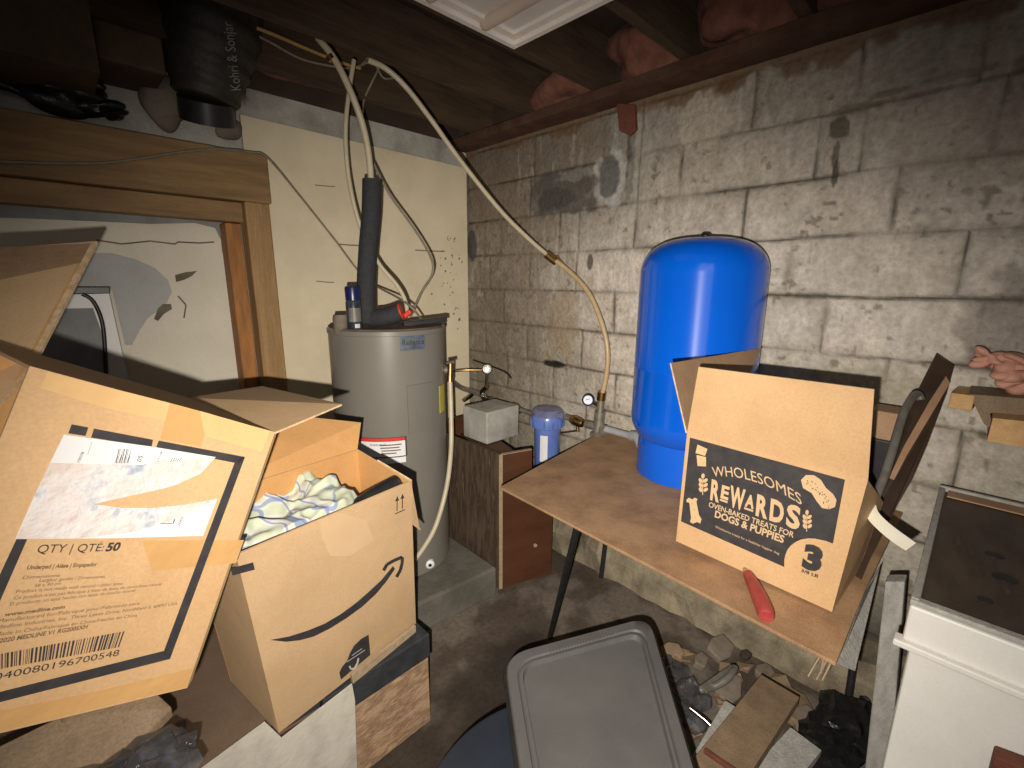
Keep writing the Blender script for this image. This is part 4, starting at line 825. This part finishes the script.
t2('QTY | QTÉ:', (185, 272), (525, 262), 8.6); t2('50', (538, 262), (608, 258), 8.2, .04)
sm = MB()
t2('Underpad | Alèse | Empapador', (135, 356), (495, 338), 4.2, .03, sm)
t2('Dimensions', (115, 405), (305, 393), 3.4, 0, sm); t2('Largeur guides / Dimensiones', (200, 420), (535, 399), 3.4, 0, sm); t2('58 x 90 cm', (175, 446), (310, 434), 3.2, 0, sm)
t2('Product is not made with natural rubber latex.', (80, 478), (630, 434), 3.6, 0, sm)
t2('Ce produit n’est pas fabriqué à base de latex de caoutchouc naturel', (68, 510), (825, 437), 3.6, 0, sm)
t2('El producto no está hecho con látex de caucho natural', (48, 541), (690, 469), 3.6, 0, sm)
t2('www.medline.com', (20, 597), (330, 555), 4.0, .03, sm)
t2('Manufactured for/Fabriqué pour/Fabricado para:', (-15, 629), (718, 535), 4, 0, sm)
t2('Medline Industries, Inc. Three Lakes Drive, Northfield IL 60093 USA', (-22, 662), (905, 537), 4, 0, sm)
t2('Made in China/Fabriqué en Chine/Hecho en China', (-28, 698), (700, 597), 4, 0, sm)
t2('©2020 MEDLINE V1 RG200SXH', (-40, 738), (445, 658), 4.6, .03, sm)
sm.build('small_print', M['inkgrey'], med)
r_ = random.Random(3); prn.build('quantity_print', M['ink'], med, label='black quantity line'); prn = MB()
t = -.1
while t < 1:
    w = r_.choice([.006, .009, .014, .02]); a = (t*125.6, 654-t*23); b_ = (t*120, 669-t*22)
    w2 = w*.9; prn.poly([pm_(a[0], a[1]), pm_(a[0]+w2*125, a[1]-w2*23), pm_(b_[0]+w2*120-0, b_[1]-w2*22), pm_(b_[0], b_[1])]); t += w+r_.choice([.006, .009, .014])
ptext(prn, pmq, '1040080196700548', (-14, 682.5), (118.5, 655.5), (-12, 675), .0)
prn.build('barcode', M['ink'], med, label='barcode with digits')
tpe = MB()
for q in [[(170, 403), (211, 414), (201, 447), (160, 439)], [(142, 541), (244, 540), (236, 563), (152, 571)]]: MB().poly([pmq.px(*p, .0008) for p in q]).build('packing_tape', M['tape'], med, label='amber packing tape')
tpe.poly([pmq.px(*p, .0008) for p in [(-100, 735), (0, 711), (90, 693), (193, 668), (187, 687), (0, 731), (-120, 762)]])
tpe.build('packing_tape', M['tape'], med, label='amber packing tape')
tf = MB().poly([pmq.px(*p, .0007) for p in [(48, 372), (170, 403), (165, 421), (105, 408), (40, 388)]]); tf.build('packing_tape', M['tape2'], med, label='faded packing tape'); tf = MB().poly([pmq.px(*p, .0009) for p in [(200, 411), (270, 431), (262, 452), (205, 436)]]); tf.build('packing_tape', M['tape2'], med, label='faded packing tape')
# ================================================================== BENCH UNDER THE CARTONS
zb_ = .345
G0 = PZ(150, 806, zb_); G1 = PZ(428, 640-8, zb_)
gx = (G1-G0).normalized(); gb = Vector((-gx.y, gx.x, 0))
bn = thing('bench', (G0+G1)/2*1-Vector((0, 0, zb_)), 'brown topped bench with black front edge carrying the cartons', 'bench')
Gm = G0+gx*((PZ(265, 716, zb_)-G0).dot(gx))
MB().slab([G0-gx*.35, Gm+gx*.12, Gm+gx*.12+gb*.62, G0-gx*.35+gb*.62], (0, 0, -.03)).build('bench_top', M['brownleather'], bn)
MB().slab([G0-gx*.35-gb*.002, Gm+gx*.12-gb*.002, Gm+gx*.12+gb*.012, G0-gx*.35+gb*.012], (0, 0, -.022)).build('front_edge', M['blackband'], bn).location.z += .002
MB().slab([G0-gx*.35+gb*.02, Gm+gx*.12+gb*.02, Gm+gx*.12+gb*.6, G0-gx*.35+gb*.6], (0, 0, -(zb_-.035))).build('base', M['mahog'], bn).location.z -= .033
Gr = Gm+gx*.125
ob = thing('osb_crate', (Gr.x, Gr.y, 0), 'rough strand board crate with black top band under the smile carton', 'crate')
pf_ = Plane(G0, G1, G0+Vector((0, 0, 1)))
zk = pf_.px(425, 650).z
MB().slab([Gr-gb*.01, G1-gb*.01, G1+gb*.45, Gr+gb*.45], (0, 0, -.085)).build('black_band', M['blackband'], ob, bevel=.004)
MB().slab([Gr, G1-gx*.004, G1-gx*.004+gb*.44, Gr+gb*.44], (0, 0, -(zb_-.088))).build('board_panel', M['osb'], ob).location.z -= .087
MB().slab([pf_.px(352, 676, .014), pf_.px(416, 626, .014), pf_.px(416, 632, .014), pf_.px(353, 684, .014)], gb*.012).build('pale_lip', M['edge'], ob)
wsh = MB(); wp = [(262, 719), (283, 706+26), (352, 676), (355, 700), (357, 768), (357, 860), (140, 860), (150, 812), (198, 772)]
wsh.slab([pf_.px(a, b_, .016) for a, b_ in [(200, 770), (265, 722), (282, 738), (352, 684), (355, 700), (357, 768), (357, 840), (130, 840), (120, 835)]], gb*.003)
o = wsh.build('white_sheet', M['sheet']); tag(o, 'dirty white board sheet standing in front of the bench below the smile carton', 'sheet')
# stack supporting the tilted carton, plank and crumpled film
o = MB().box((-.36, .85, 0), (-.03, 1.085, .605)).build('storage_carton', M['card_dk'], bevel=.004); tag(o, 'plain dull carton on the floor beneath the board and the tilted supply carton', 'box')
o = MB().box((-.10, 1.03, .605), (.0, 1.08, .80)).build('wooden_prop', M['wood_dirty'], bevel=.003); tag(o, 'short wooden prop holding up the tilted supply carton from below', 'prop')
q = [PD(-30, 760, .74), PD(60, 716, .82), PD(158, 694, .90), PD(172, 707, .89), PD(112, 768, .80), PD(80, 800, .76), PD(-30, 860, .66)]
o = MB().slab(q, (0, .0, -.022)).build('plank', M['wood_dirty'], bevel=.003); tag(o, 'dull brown board end poking out below the tilted supply carton', 'board')
fl = MB()
for i, (a, b_, dd_, rr) in enumerate([(150, 752, .82, .05), (120, 775, .78, .06), (178, 745, .84, .035), (85, 790, .74, .06), (165, 775, .80, .05)]): fl.crumple(PD(a, b_, dd_), (rr, rr*.8, rr*.6), 70+i, 2, .6)
o = fl.build('plastic_film', M['clear']); tag(o, 'crumpled clear plastic film below the board at bottom left', 'film')
# cut-out frame item in the niche
sh = thing('white_stand', PY(85, 340, 2.44), 'small white metal stand with black top bar in the wall opening', 'stand')
pz = Plane((0, 2.44, 1), (1, 2.44, 1), (0, 2.44, 2))
MB().slab([pz.px(*p) for p in [(72, 287), (110, 287), (110, 294), (72, 295)]], (0, .06, 0)).build('top_bar', M['black'], sh, bevel=.002)
MB().slab([pz.px(*p) for p in [(40, 294), (109, 293), (122, 352), (130, 385), (108, 385), (101, 330), (93, 308), (40, 309)]], (0, .02, 0)).build('white_frame', M['white'], sh)
MB().slab([pz.px(*p) for p in [(40, 309), (93, 308), (101, 330), (108, 395), (40, 395)]], (0, .012, 0)).build('grey_panel', M['nichegrey'], sh)
MB().tube([pz.px(82, 294, .01), pz.px(92, 300, .012), pz.px(100, 315, .012), pz.px(104, 335, .012), pz.px(106, 375, .012)], .007, 10, 6).build('black_cable', M['black'], sh, smooth=True)
# ================================================================== TOTE LID, BIN, FLOOR CLUTTER
zl = .45
def rr_poly(cor, rads, n=8):
    out = []; N = len(cor)
    for i in range(N):
        p = cor[i]; a = (cor[i-1]-p).normalized(); b_ = (cor[(i+1) % N]-p).normalized(); r_ = rads[i]
        for j in range(n+1):
            t = j/n; s0 = p+a*r_; s1 = p+b_*r_; out.append((s0*(1-t)+p*t)*(1-t)+(p*(1-t)+s1*t)*t)
    return out
LA, LB, LC, LD = PZ(504, 656, zl), PZ(649, 617, zl), PZ(712, 830, zl), PZ(528, 830, zl)
cen = (LA+LB+LC+LD)/4
LDs = [LA, LB, LC, LD]; lid = thing('tote_lid', cen, 'grey plastic storage tote lid with raised rim lying face up', 'lid')
def loop(s_, z, r_): return [p+Vector((0, 0, z)) for p in rr_poly([cen+(p-cen)*s_ for p in LDs], [r_]*4)]
lps = [loop(1.0, -.018, .07), loop(1.0, 0, .07), loop(.985, .004, .07), loop(.87, .004, .06), loop(.855, -.001, .06), loop(.835, .003, .06), loop(.80, .003, .05), loop(.785, -.010, .05)]
lm = MB(); n_ = len(lps[0])
for l in lps: lm.v += l
for i in range(len(lps)-1):
    for j in range(n_): a = i*n_+j; b_ = i*n_+(j+1) % n_; lm.f.append((a, b_, b_+n_, a+n_))
lm.f.append(tuple(range((len(lps)-1)*n_, len(lps)*n_))); lm.f.append(tuple(range(n_-1, -1, -1)))
lm.build('panel', M['lid'], lid, smooth=True)
rb = MB()
for i in range(22):
    t = .28+.42*i/21; a = LA.lerp(LB, t); inw = (cen-a).normalized(); dirr = (LD-LA).normalized()
    rb.bar(a+dirr*.012+Vector((0, 0, .005)), a+dirr*.036+Vector((0, 0, .005)), .0028, .003)
rb.build('grip_ribs', M['lid'], lid)
rim = MB(); lo_ = loop(1.012, -.020, .07); rim.tube(lo_+[lo_[0]], .007, 8, 1); rim.build('rim', M['black'], lid, smooth=True)
# navy round bin left of the tote
zt_ = zl-.032; bc = PZ(572, 838, zt_)
bn_ = thing('round_tub', (bc.x, bc.y, 0), 'dark navy round plastic tub under the grey lid at bottom', 'tub')
q_ = PZ(502, 708, zt_); r0 = math.hypot(q_.x-bc.x, q_.y-bc.y)
MB().lathe((bc.x, bc.y, 0), [(r0*.8, 0), (r0*.95, zt_-.03), (r0*.96, zt_), (r0*.94, zt_+.002), (r0*.92, zt_-.03), (r0*.78, .03)], 64).build('shell', M['navy'], bn_, smooth=True)
MB().lathe((bc.x, bc.y, 0), [(r0*.955, zt_-.045), (r0*.995, zt_-.04), (r0*1.0, zt_-.004), (r0*.955, zt_+.003)], 64).build('rim', M['navy'], bn_, smooth=True)
# floor clutter between lid and wall
def plank(name, a, b_, w, th, m, lab, cat='plank', up=(0, 0, 1)):
    o = MB().bar(a, b_, w, th, up).build(name, M[m], bevel=.002); return tag(o, lab, cat)
def pz_(x, y, z): return PZ(x, y, z)
plank('lumber_offcut', pz_(779, 690, .16), pz_(700, 800, .20), .115, .035, 'wood_dirty', 'biggest tan lumber offcut in the floor clutter beside the lid')
plank('lumber_offcut', pz_(738, 712, .10), pz_(696, 790, .10), .085, .03, 'whitedull', 'greyish white board offcut left of the tan lumber offcut')
plank('lumber_offcut', pz_(805, 742, .06), pz_(755, 800, .06), .09, .03, 'whitedull', 'greyish board offcut right of the tan lumber offcut')
plank('brown_strip', pz_(704, 750, .215), pz_(745, 778, .215), .012, .012, 'brickred', 'thin red brown strip lying across the lumber offcuts', 'strip')
plank('lumber_offcut', pz_(700, 762, .17), pz_(728, 800, .17), .07, .02, 'wood_dirty', 'short tan offcut under the red brown strip')
plank('metal_strip', pz_(703, 690, .12), pz_(735, 668, .13), .03, .008, 'galv', 'dull bent metal strip in the rubble beside the lid', 'metal strip')
rk = [(720, 648, .05, 'stone', 'round flat stone by the curb'), (700, 660, .03, 'stone', 'brown lump beside the film'), (765, 672, .03, 'stone', 'dark rubble lump by the wall foot'), (795, 705, .06, 'wood_dirty', 'curved brown bark-like piece right of the tan offcut'),
      (808, 722, .05, 'stone', 'grey stone at the right of the offcuts'), (728, 690, .05, 'stone', 'flat brown slab behind the offcuts'), (702, 700, .03, 'conc', 'pale chip beside the film'), (690, 752, .04, 'conc', 'grey chunk against the lid edge'), (745, 655, .02, 'dirt', 'dark clod under the table edge'), (672, 652, .035, 'wood_dirty', 'brown curved chip behind the lid corner')]
for i, (a, b_, s_, m_, lab) in enumerate(rk):
    c = pz_(a, b_, .025); r9 = random.Random(100+i); th9 = r9.uniform(0, 3); nn9 = r9.choice((5, 6, 7)); R9 = Matrix.Rotation(r9.uniform(-.35, .35), 3, 'X')@Matrix.Rotation(r9.uniform(-.3, .3), 3, 'Y')
    q9 = [c+R9@Vector((math.cos(th9+6.283*t/nn9)*s_*1.5*r9.uniform(.7, 1.15), math.sin(th9+6.283*t/nn9)*s_*1.3*r9.uniform(.6, 1.1), .012)) for t in range(nn9)]
    o = MB().slab(q9, R9@Vector((0, 0, -.03))).build('rubble_stone', M[m_], bevel=.006); tag(o, lab, 'stone', 'rubble by the table')
random.seed(11)
sf = []
for i in range(16):
    a, b_ = random.uniform(668, 790), random.uniform(655, 740); c = pz_(a, b_, .02); an_ = random.uniform(0, 3); s_ = random.uniform(.02, .05)
    q = [c+Vector((math.cos(an_+t)*s_*random.uniform(.6, 1.2), math.sin(an_+t)*s_*random.uniform(.5, 1), random.uniform(0, .03))) for t in (0, 1.3, 2.6, 4, 5.2)]
    sf.append(q)
sc = MB()
for q in sf: sc.slab(q, (0, 0, -.006))
o = sc.build('debris_chips', M['wood_dirty']); tag(o, 'loose splinters and chips scattered in the rubble', 'debris', kind='stuff')
fl = MB()
for i, (a, b_, rr) in enumerate([(676, 672, .045), (688, 690, .055), (680, 712, .05), (700, 702, .035), (694, 724, .04), (668, 662, .03)]): fl.crumple(pz_(a, b_, .06), (rr, rr, rr*.7), 90+i, 2, .6)
o = fl.build('plastic_film', M['clear']); tag(o, 'crumpled shiny clear plastic beside the grey lid', 'film')
o = MB().tube([pz_(700, 690, .10), pz_(715, 686, .12), pz_(728, 678, .14), pz_(735, 668, .14)], .012, 10, 4).build('plastic_tube', M['grey_t'], smooth=True); tag(o, 'curved grey plastic strap rising from the clear film', 'strap')
o = MB().tube([pz_(690, 708, .10), pz_(705, 720, .09), pz_(715, 730, .08)], .008, 10, 2).build('clear_rod', M['chrome'], smooth=True); tag(o, 'thin shiny rod in the clear film by the lid', 'rod')
bgm = MB()
for i, (a, b_, rx, rz) in enumerate([(845, 735, .13, .08), (825, 760, .12, .07), (862, 700, .08, .06)]): bgm.crumple(pz_(a, b_, .03)+Vector((.05, 0, 0)), (rx, rx*.8, rz*.8), 60+i, 3, .7)  # dark mass added in place of deep shadow and dirt
o = bgm.build('black_crumple', M['bag']); tag(o, 'crumpled black mass added as deep shadow and dirt left of the white post', 'bag')
# screwdriver-like red handle on the table
rh = thing('pruner_handle', PZ(758, 600, tz), 'red rubber tool handle sticking out from under the treat carton', 'tool')
MB().tube([PZ(748, 574, tz+.02), PZ(757, 592, tz+.02), PZ(765, 611, tz+.02), PZ(766, 617, tz+.018)], lambda t: .012+.005*math.sin(t*3)+.003*t, 14, 6).build('grip', M['redhandle'], rh, smooth=True)
MB().tube([PZ(742, 560, tz+.02), PZ(748, 575, tz+.02)], .008, 10, 1).build('shank', M['chrome'], rh, smooth=True)
# ================================================================== RIGHT SIDE
# folding chair leaning against the wall
ch = thing('folding_chair', PZ(860, 590, tz), 'brown metal folding chair folded flat, leaning on the wall behind the carton', 'chair')
def lerp(a, b_, t): return a+(b_-a)*t
XL = lambda y_: 1.90-(y_-355)/250*.56
def leanp(L_, o_=0): return [PX(a, b_, XL(b_)-o_) for a, b_ in L_]
MB().slab(leanp([(936, 354), (954, 367), (946, 395), (925, 450), (911, 482), (896, 508), (869, 562), (851, 606), (845, 602), (862, 555), (878, 505), (889, 455), (905, 415)]), (.012, 0, .004)).build('back_panel', M['chairbrown'], ch, bevel=.002)
MB().slab(leanp([(946, 376), (950, 383), (934, 410), (907, 455), (894, 480), (889, 478), (904, 446), (929, 402)], .02), (.008, 0, 0)).build('seat_edge', M['chairtan'], ch)
g0 = PX(872, 504, 1.36); gt = [g0, PX(882, 482, 1.42), PX(893, 448, 1.5), PX(903, 415, 1.6), PX(912, 398, 1.68), PX(918, 394, 1.72), PX(921, 400, 1.72)]
MB().tube(gt, .010, 12, 5).build('leg_tube', M['grey_t'], ch, smooth=True)
ws = MB()
def cat(ps, n=6):
    out = []
    for i in range(len(ps)-1):
        p0, p1, p2, p3 = ps[max(i-1, 0)], ps[i], ps[i+1], ps[min(i+2, len(ps)-1)]
        for j in range(n): t = j/n; out.append(.5*((2*p1)+(p2-p0)*t+(2*p0-5*p1+4*p2-p3)*t*t+(3*p1-p0-3*p2+p3)*t**3))
    return out+[ps[-1]]
r1 = cat([PX(876, 505, 1.34), PX(879, 513, 1.31), PX(889, 523, 1.28), PX(902, 533, 1.25), PX(916, 543, 1.22)]); r2 = cat([PX(866, 508, 1.32), PX(869, 519, 1.29), PX(879, 530, 1.26), PX(892, 541, 1.23), PX(906, 550.5, 1.20)])
for i in range(len(r1)-1): ws.slab([r1[i], r1[i+1], r2[i+1], r2[i]], FW*.004)
o = ws.build('white_strap', M['creamplastic']); tag(o, 'curved cream plastic strap hanging off the folding chair', 'strap')
cxf = 1.70; ya_, yb_ = PX(893, 450, cxf).y, PX(858, 450, cxf).y; zt3 = PX(880, 440, cxf).z
o = MB().box((cxf, ya_, tz), (cxf+.13, yb_, zt3)).build('black_case', M['black'], bevel=.004); tag(o, 'tall black plastic case on the table behind the open treat carton', 'case')
o = MB().box((cxf+.01, PX(903, 430, cxf).y, zt3), (cxf+.12, PX(866, 430, cxf).y, PX(885, 412, cxf+.01).z)).build('small_carton', M['card_dk'], bevel=.002); tag(o, 'small brown carton lying on the black case behind the chair', 'box')
# weathered post
P0, P1, P2, P3 = PX(885, 582, 1.5), PX(905, 582, 1.5), PX(888, 800, 1.5), PX(860, 800, 1.5)
o = MB().slab([P0, P1, Vector((P1.x, P2.y, -0.0)), Vector((P0.x, P3.y, 0.0))], (.05, 0, 0)).build('white_post', M['whitedull'], bevel=.004); tag(o, 'weathered white upright board left of the white cabinet', 'post')
# old white cabinet with dark top
cz = .85; xa, xb = 1.115, 1.835; ya, yb = .015, -.62
cab = thing('painted_cabinet', ((xa+xb)/2, (ya+yb)/2, 0), 'old white painted cabinet with grimy dark top at right', 'cabinet')
MB().slab([Vector((xa+.01, ya-.012, cz-.006)), Vector((xb, ya-.004, cz-.006)), Vector((xb, yb, cz-.006)), Vector((xa+.01, yb, cz-.006))], (0, 0, -.015)).build('dark_top', M['darktop'], cab)
MB().box((xa, ya-.014, cz-.10), (xb+.01, ya, cz+.004)).build('side_rim', M['whitedull'], cab, bevel=.003)
MB().box((xb, yb, cz-.10), (xb+.015, ya, cz+.008)).build('back_rim', M['whitedull'], cab, bevel=.003)
MB().box((xb-.055, yb, cz-.004), (xb, ya-.02, cz+.0)).build('bare_wood_strip', M['chairtan'], cab)
MB().box((xa-.006, yb, cz-.006), (xa+.014, ya, cz+.002)).build('front_rim', M['whitedull'], cab, bevel=.002)
MB().box((xa-.012, yb, cz-.085), (xa+.006, ya-.001, cz-.008)).build('apron', M['white'], cab, bevel=.004)
MB().box((xa-.026, yb, cz-.097), (xa+.004, ya+.012, cz-.083)).build('moulding', M['white'], cab, bevel=.003)
MB().box((xa+.012, yb+.01, .25), (xa+.03, ya-.014, cz-.095)).build('front_panel', M['white'], cab, bevel=.003)
MB().box((xa+.03, ya-.03, 0), (xb, ya-.012, cz-.02)).build('side_panel', M['whitedull'], cab, bevel=.003)
MB().box((xa+.03, yb+.02, .0), (xb-.02, ya-.03, .25)).build('plinth', M['whitedull'], cab, bevel=.003)
for i, (a, b_, s_) in enumerate([(995, 555, .016), (1005, 578, .02), (985, 600, .012)]):
    c = PZ(a, b_, cz-.006); MB().lathe(c, [(s_, 0), (s_, .0015), (s_*.6, .002)], 20).build('burn_mark', M['black'], cab)
c = PX(1005, 765, xa-.005)
o = MB().slab([PX(994, 745, xa-.02), PX(1040, 762, xa-.02), PX(1040, 830, xa-.02), PX(980, 800, xa-.02)], (-.03, 0, 0)).build('brown_block', M['brickred'], bevel=.003); tag(o, 'red brown block at the bottom right corner before the white cabinet', 'block')
# timber bracket on the wall at right, pink cloth over it
sh = thing('wall_shelf', PX(990, 420, 1.9), 'rough lumber shelf bracket on the block wall at right edge', 'shelf')
a_ = PX(961, 402, 1.80); 
MB().bar(a_, a_+Vector((.15, -.01, .0)), .05, .045).build('lumber_end', M['wood_new'], sh, bevel=.003)
MB().slab([PX(969, 394, 1.80), PX(1040, 400, 1.80), PX(1040, 416, 1.80), PX(990, 413, 1.80), PX(992, 430, 1.80), PX(984, 424, 1.80)], (.16, 0, 0)).build('rail', M['wood_dirty'], sh)
MB().slab([PX(993, 418, 1.72), PX(1050, 424, 1.72), PX(1050, 452, 1.72), PX(987, 441, 1.72)], (.24, 0, .0)).build('board', M['wood_new'], sh)
ck_ = MB()
for i, (a, b_, r_) in enumerate([(988, 358, .026), (1000, 362, .028), (1010, 370, .030), (1024, 362, .03), (1014, 384, .026), (1030, 378, .04), (1004, 368, .022)]): ck_.blob(PX(a, b_, 1.86), (r_, r_*1.1, r_*.62), 4, 1.0, 230+i)
o = ck_.build('pink_cloth', mat('pink cloth', (.62, .33, .24), (.5, .25, .18), .9, 10, bump=.3), smooth=True); tag(o, 'crumpled salmon pink cloth on the shelf at the right edge', 'cloth')
# ================================================================== LIGHT
def lamp(name, kind, loc, energy, size, color, **k):
    l = bpy.data.lights.new(name, kind); l.energy = energy; l.color = color
    if kind == 'AREA': l.size = size
    else: l.shadow_soft_size = size
    o = bpy.data.objects.new(name, l); COL.objects.link(o); o.location = loc; return o
fl_ = lamp('flash', 'SPOT', CAM-RR*.035-UU*.06+FW*.0, 105, .006, (1, .92, .82))
fl_.data.spot_size = math.radians(124); fl_.data.spot_blend = 1.0
aim = (FW*F+RR*(530-512)+UU*(384-480)).normalized(); fl_.rotation_euler = aim.to_track_quat('-Z', 'Y').to_euler()
fl_.data.use_nodes = True; nt = fl_.data.node_tree; em = nt.nodes['Emission']; fo = nt.nodes.new('ShaderNodeLightFalloff'); fo.inputs['Strength'].default_value = 1.0
fl_.data.specular_factor = 1.0
nt.links.new(fo.outputs['Linear'], em.inputs['Strength'])
am = lamp('fill_light', 'AREA', (-.2, -.3, 2.1), 4, 1.0, (1, .93, .84)); am.data.specular_factor = .05; am.rotation_euler = (Vector((1.4, 1.2, .6))-am.location).to_track_quat('-Z', 'Y').to_euler()  # added soft fill with muted highlights, no such lamp in the room
w = bpy.data.worlds.new('World'); bpy.context.scene.world = w; w.use_nodes = True; w.node_tree.nodes['Background'].inputs[0].default_value = (.9, .85, .8, 1); w.node_tree.nodes['Background'].inputs[1].default_value = .04
# ================================================================== CAMERA
cam = bpy.data.cameras.new('Camera'); co = bpy.data.objects.new('Camera', cam); COL.objects.link(co)
cam.sensor_fit = 'HORIZONTAL'; cam.sensor_width = 36; cam.lens = F/1024*36; cam.clip_start = .01
co.matrix_world = Matrix(((RR.x, UU.x, -FW.x, CAM.x), (RR.y, UU.y, -FW.y, CAM.y), (RR.z, UU.z, -FW.z, CAM.z), (0, 0, 0, 1)))
sc_ = bpy.context.scene; sc_.camera = co; sc_.view_settings.view_transform = 'Standard'; sc_.view_settings.look = 'None'
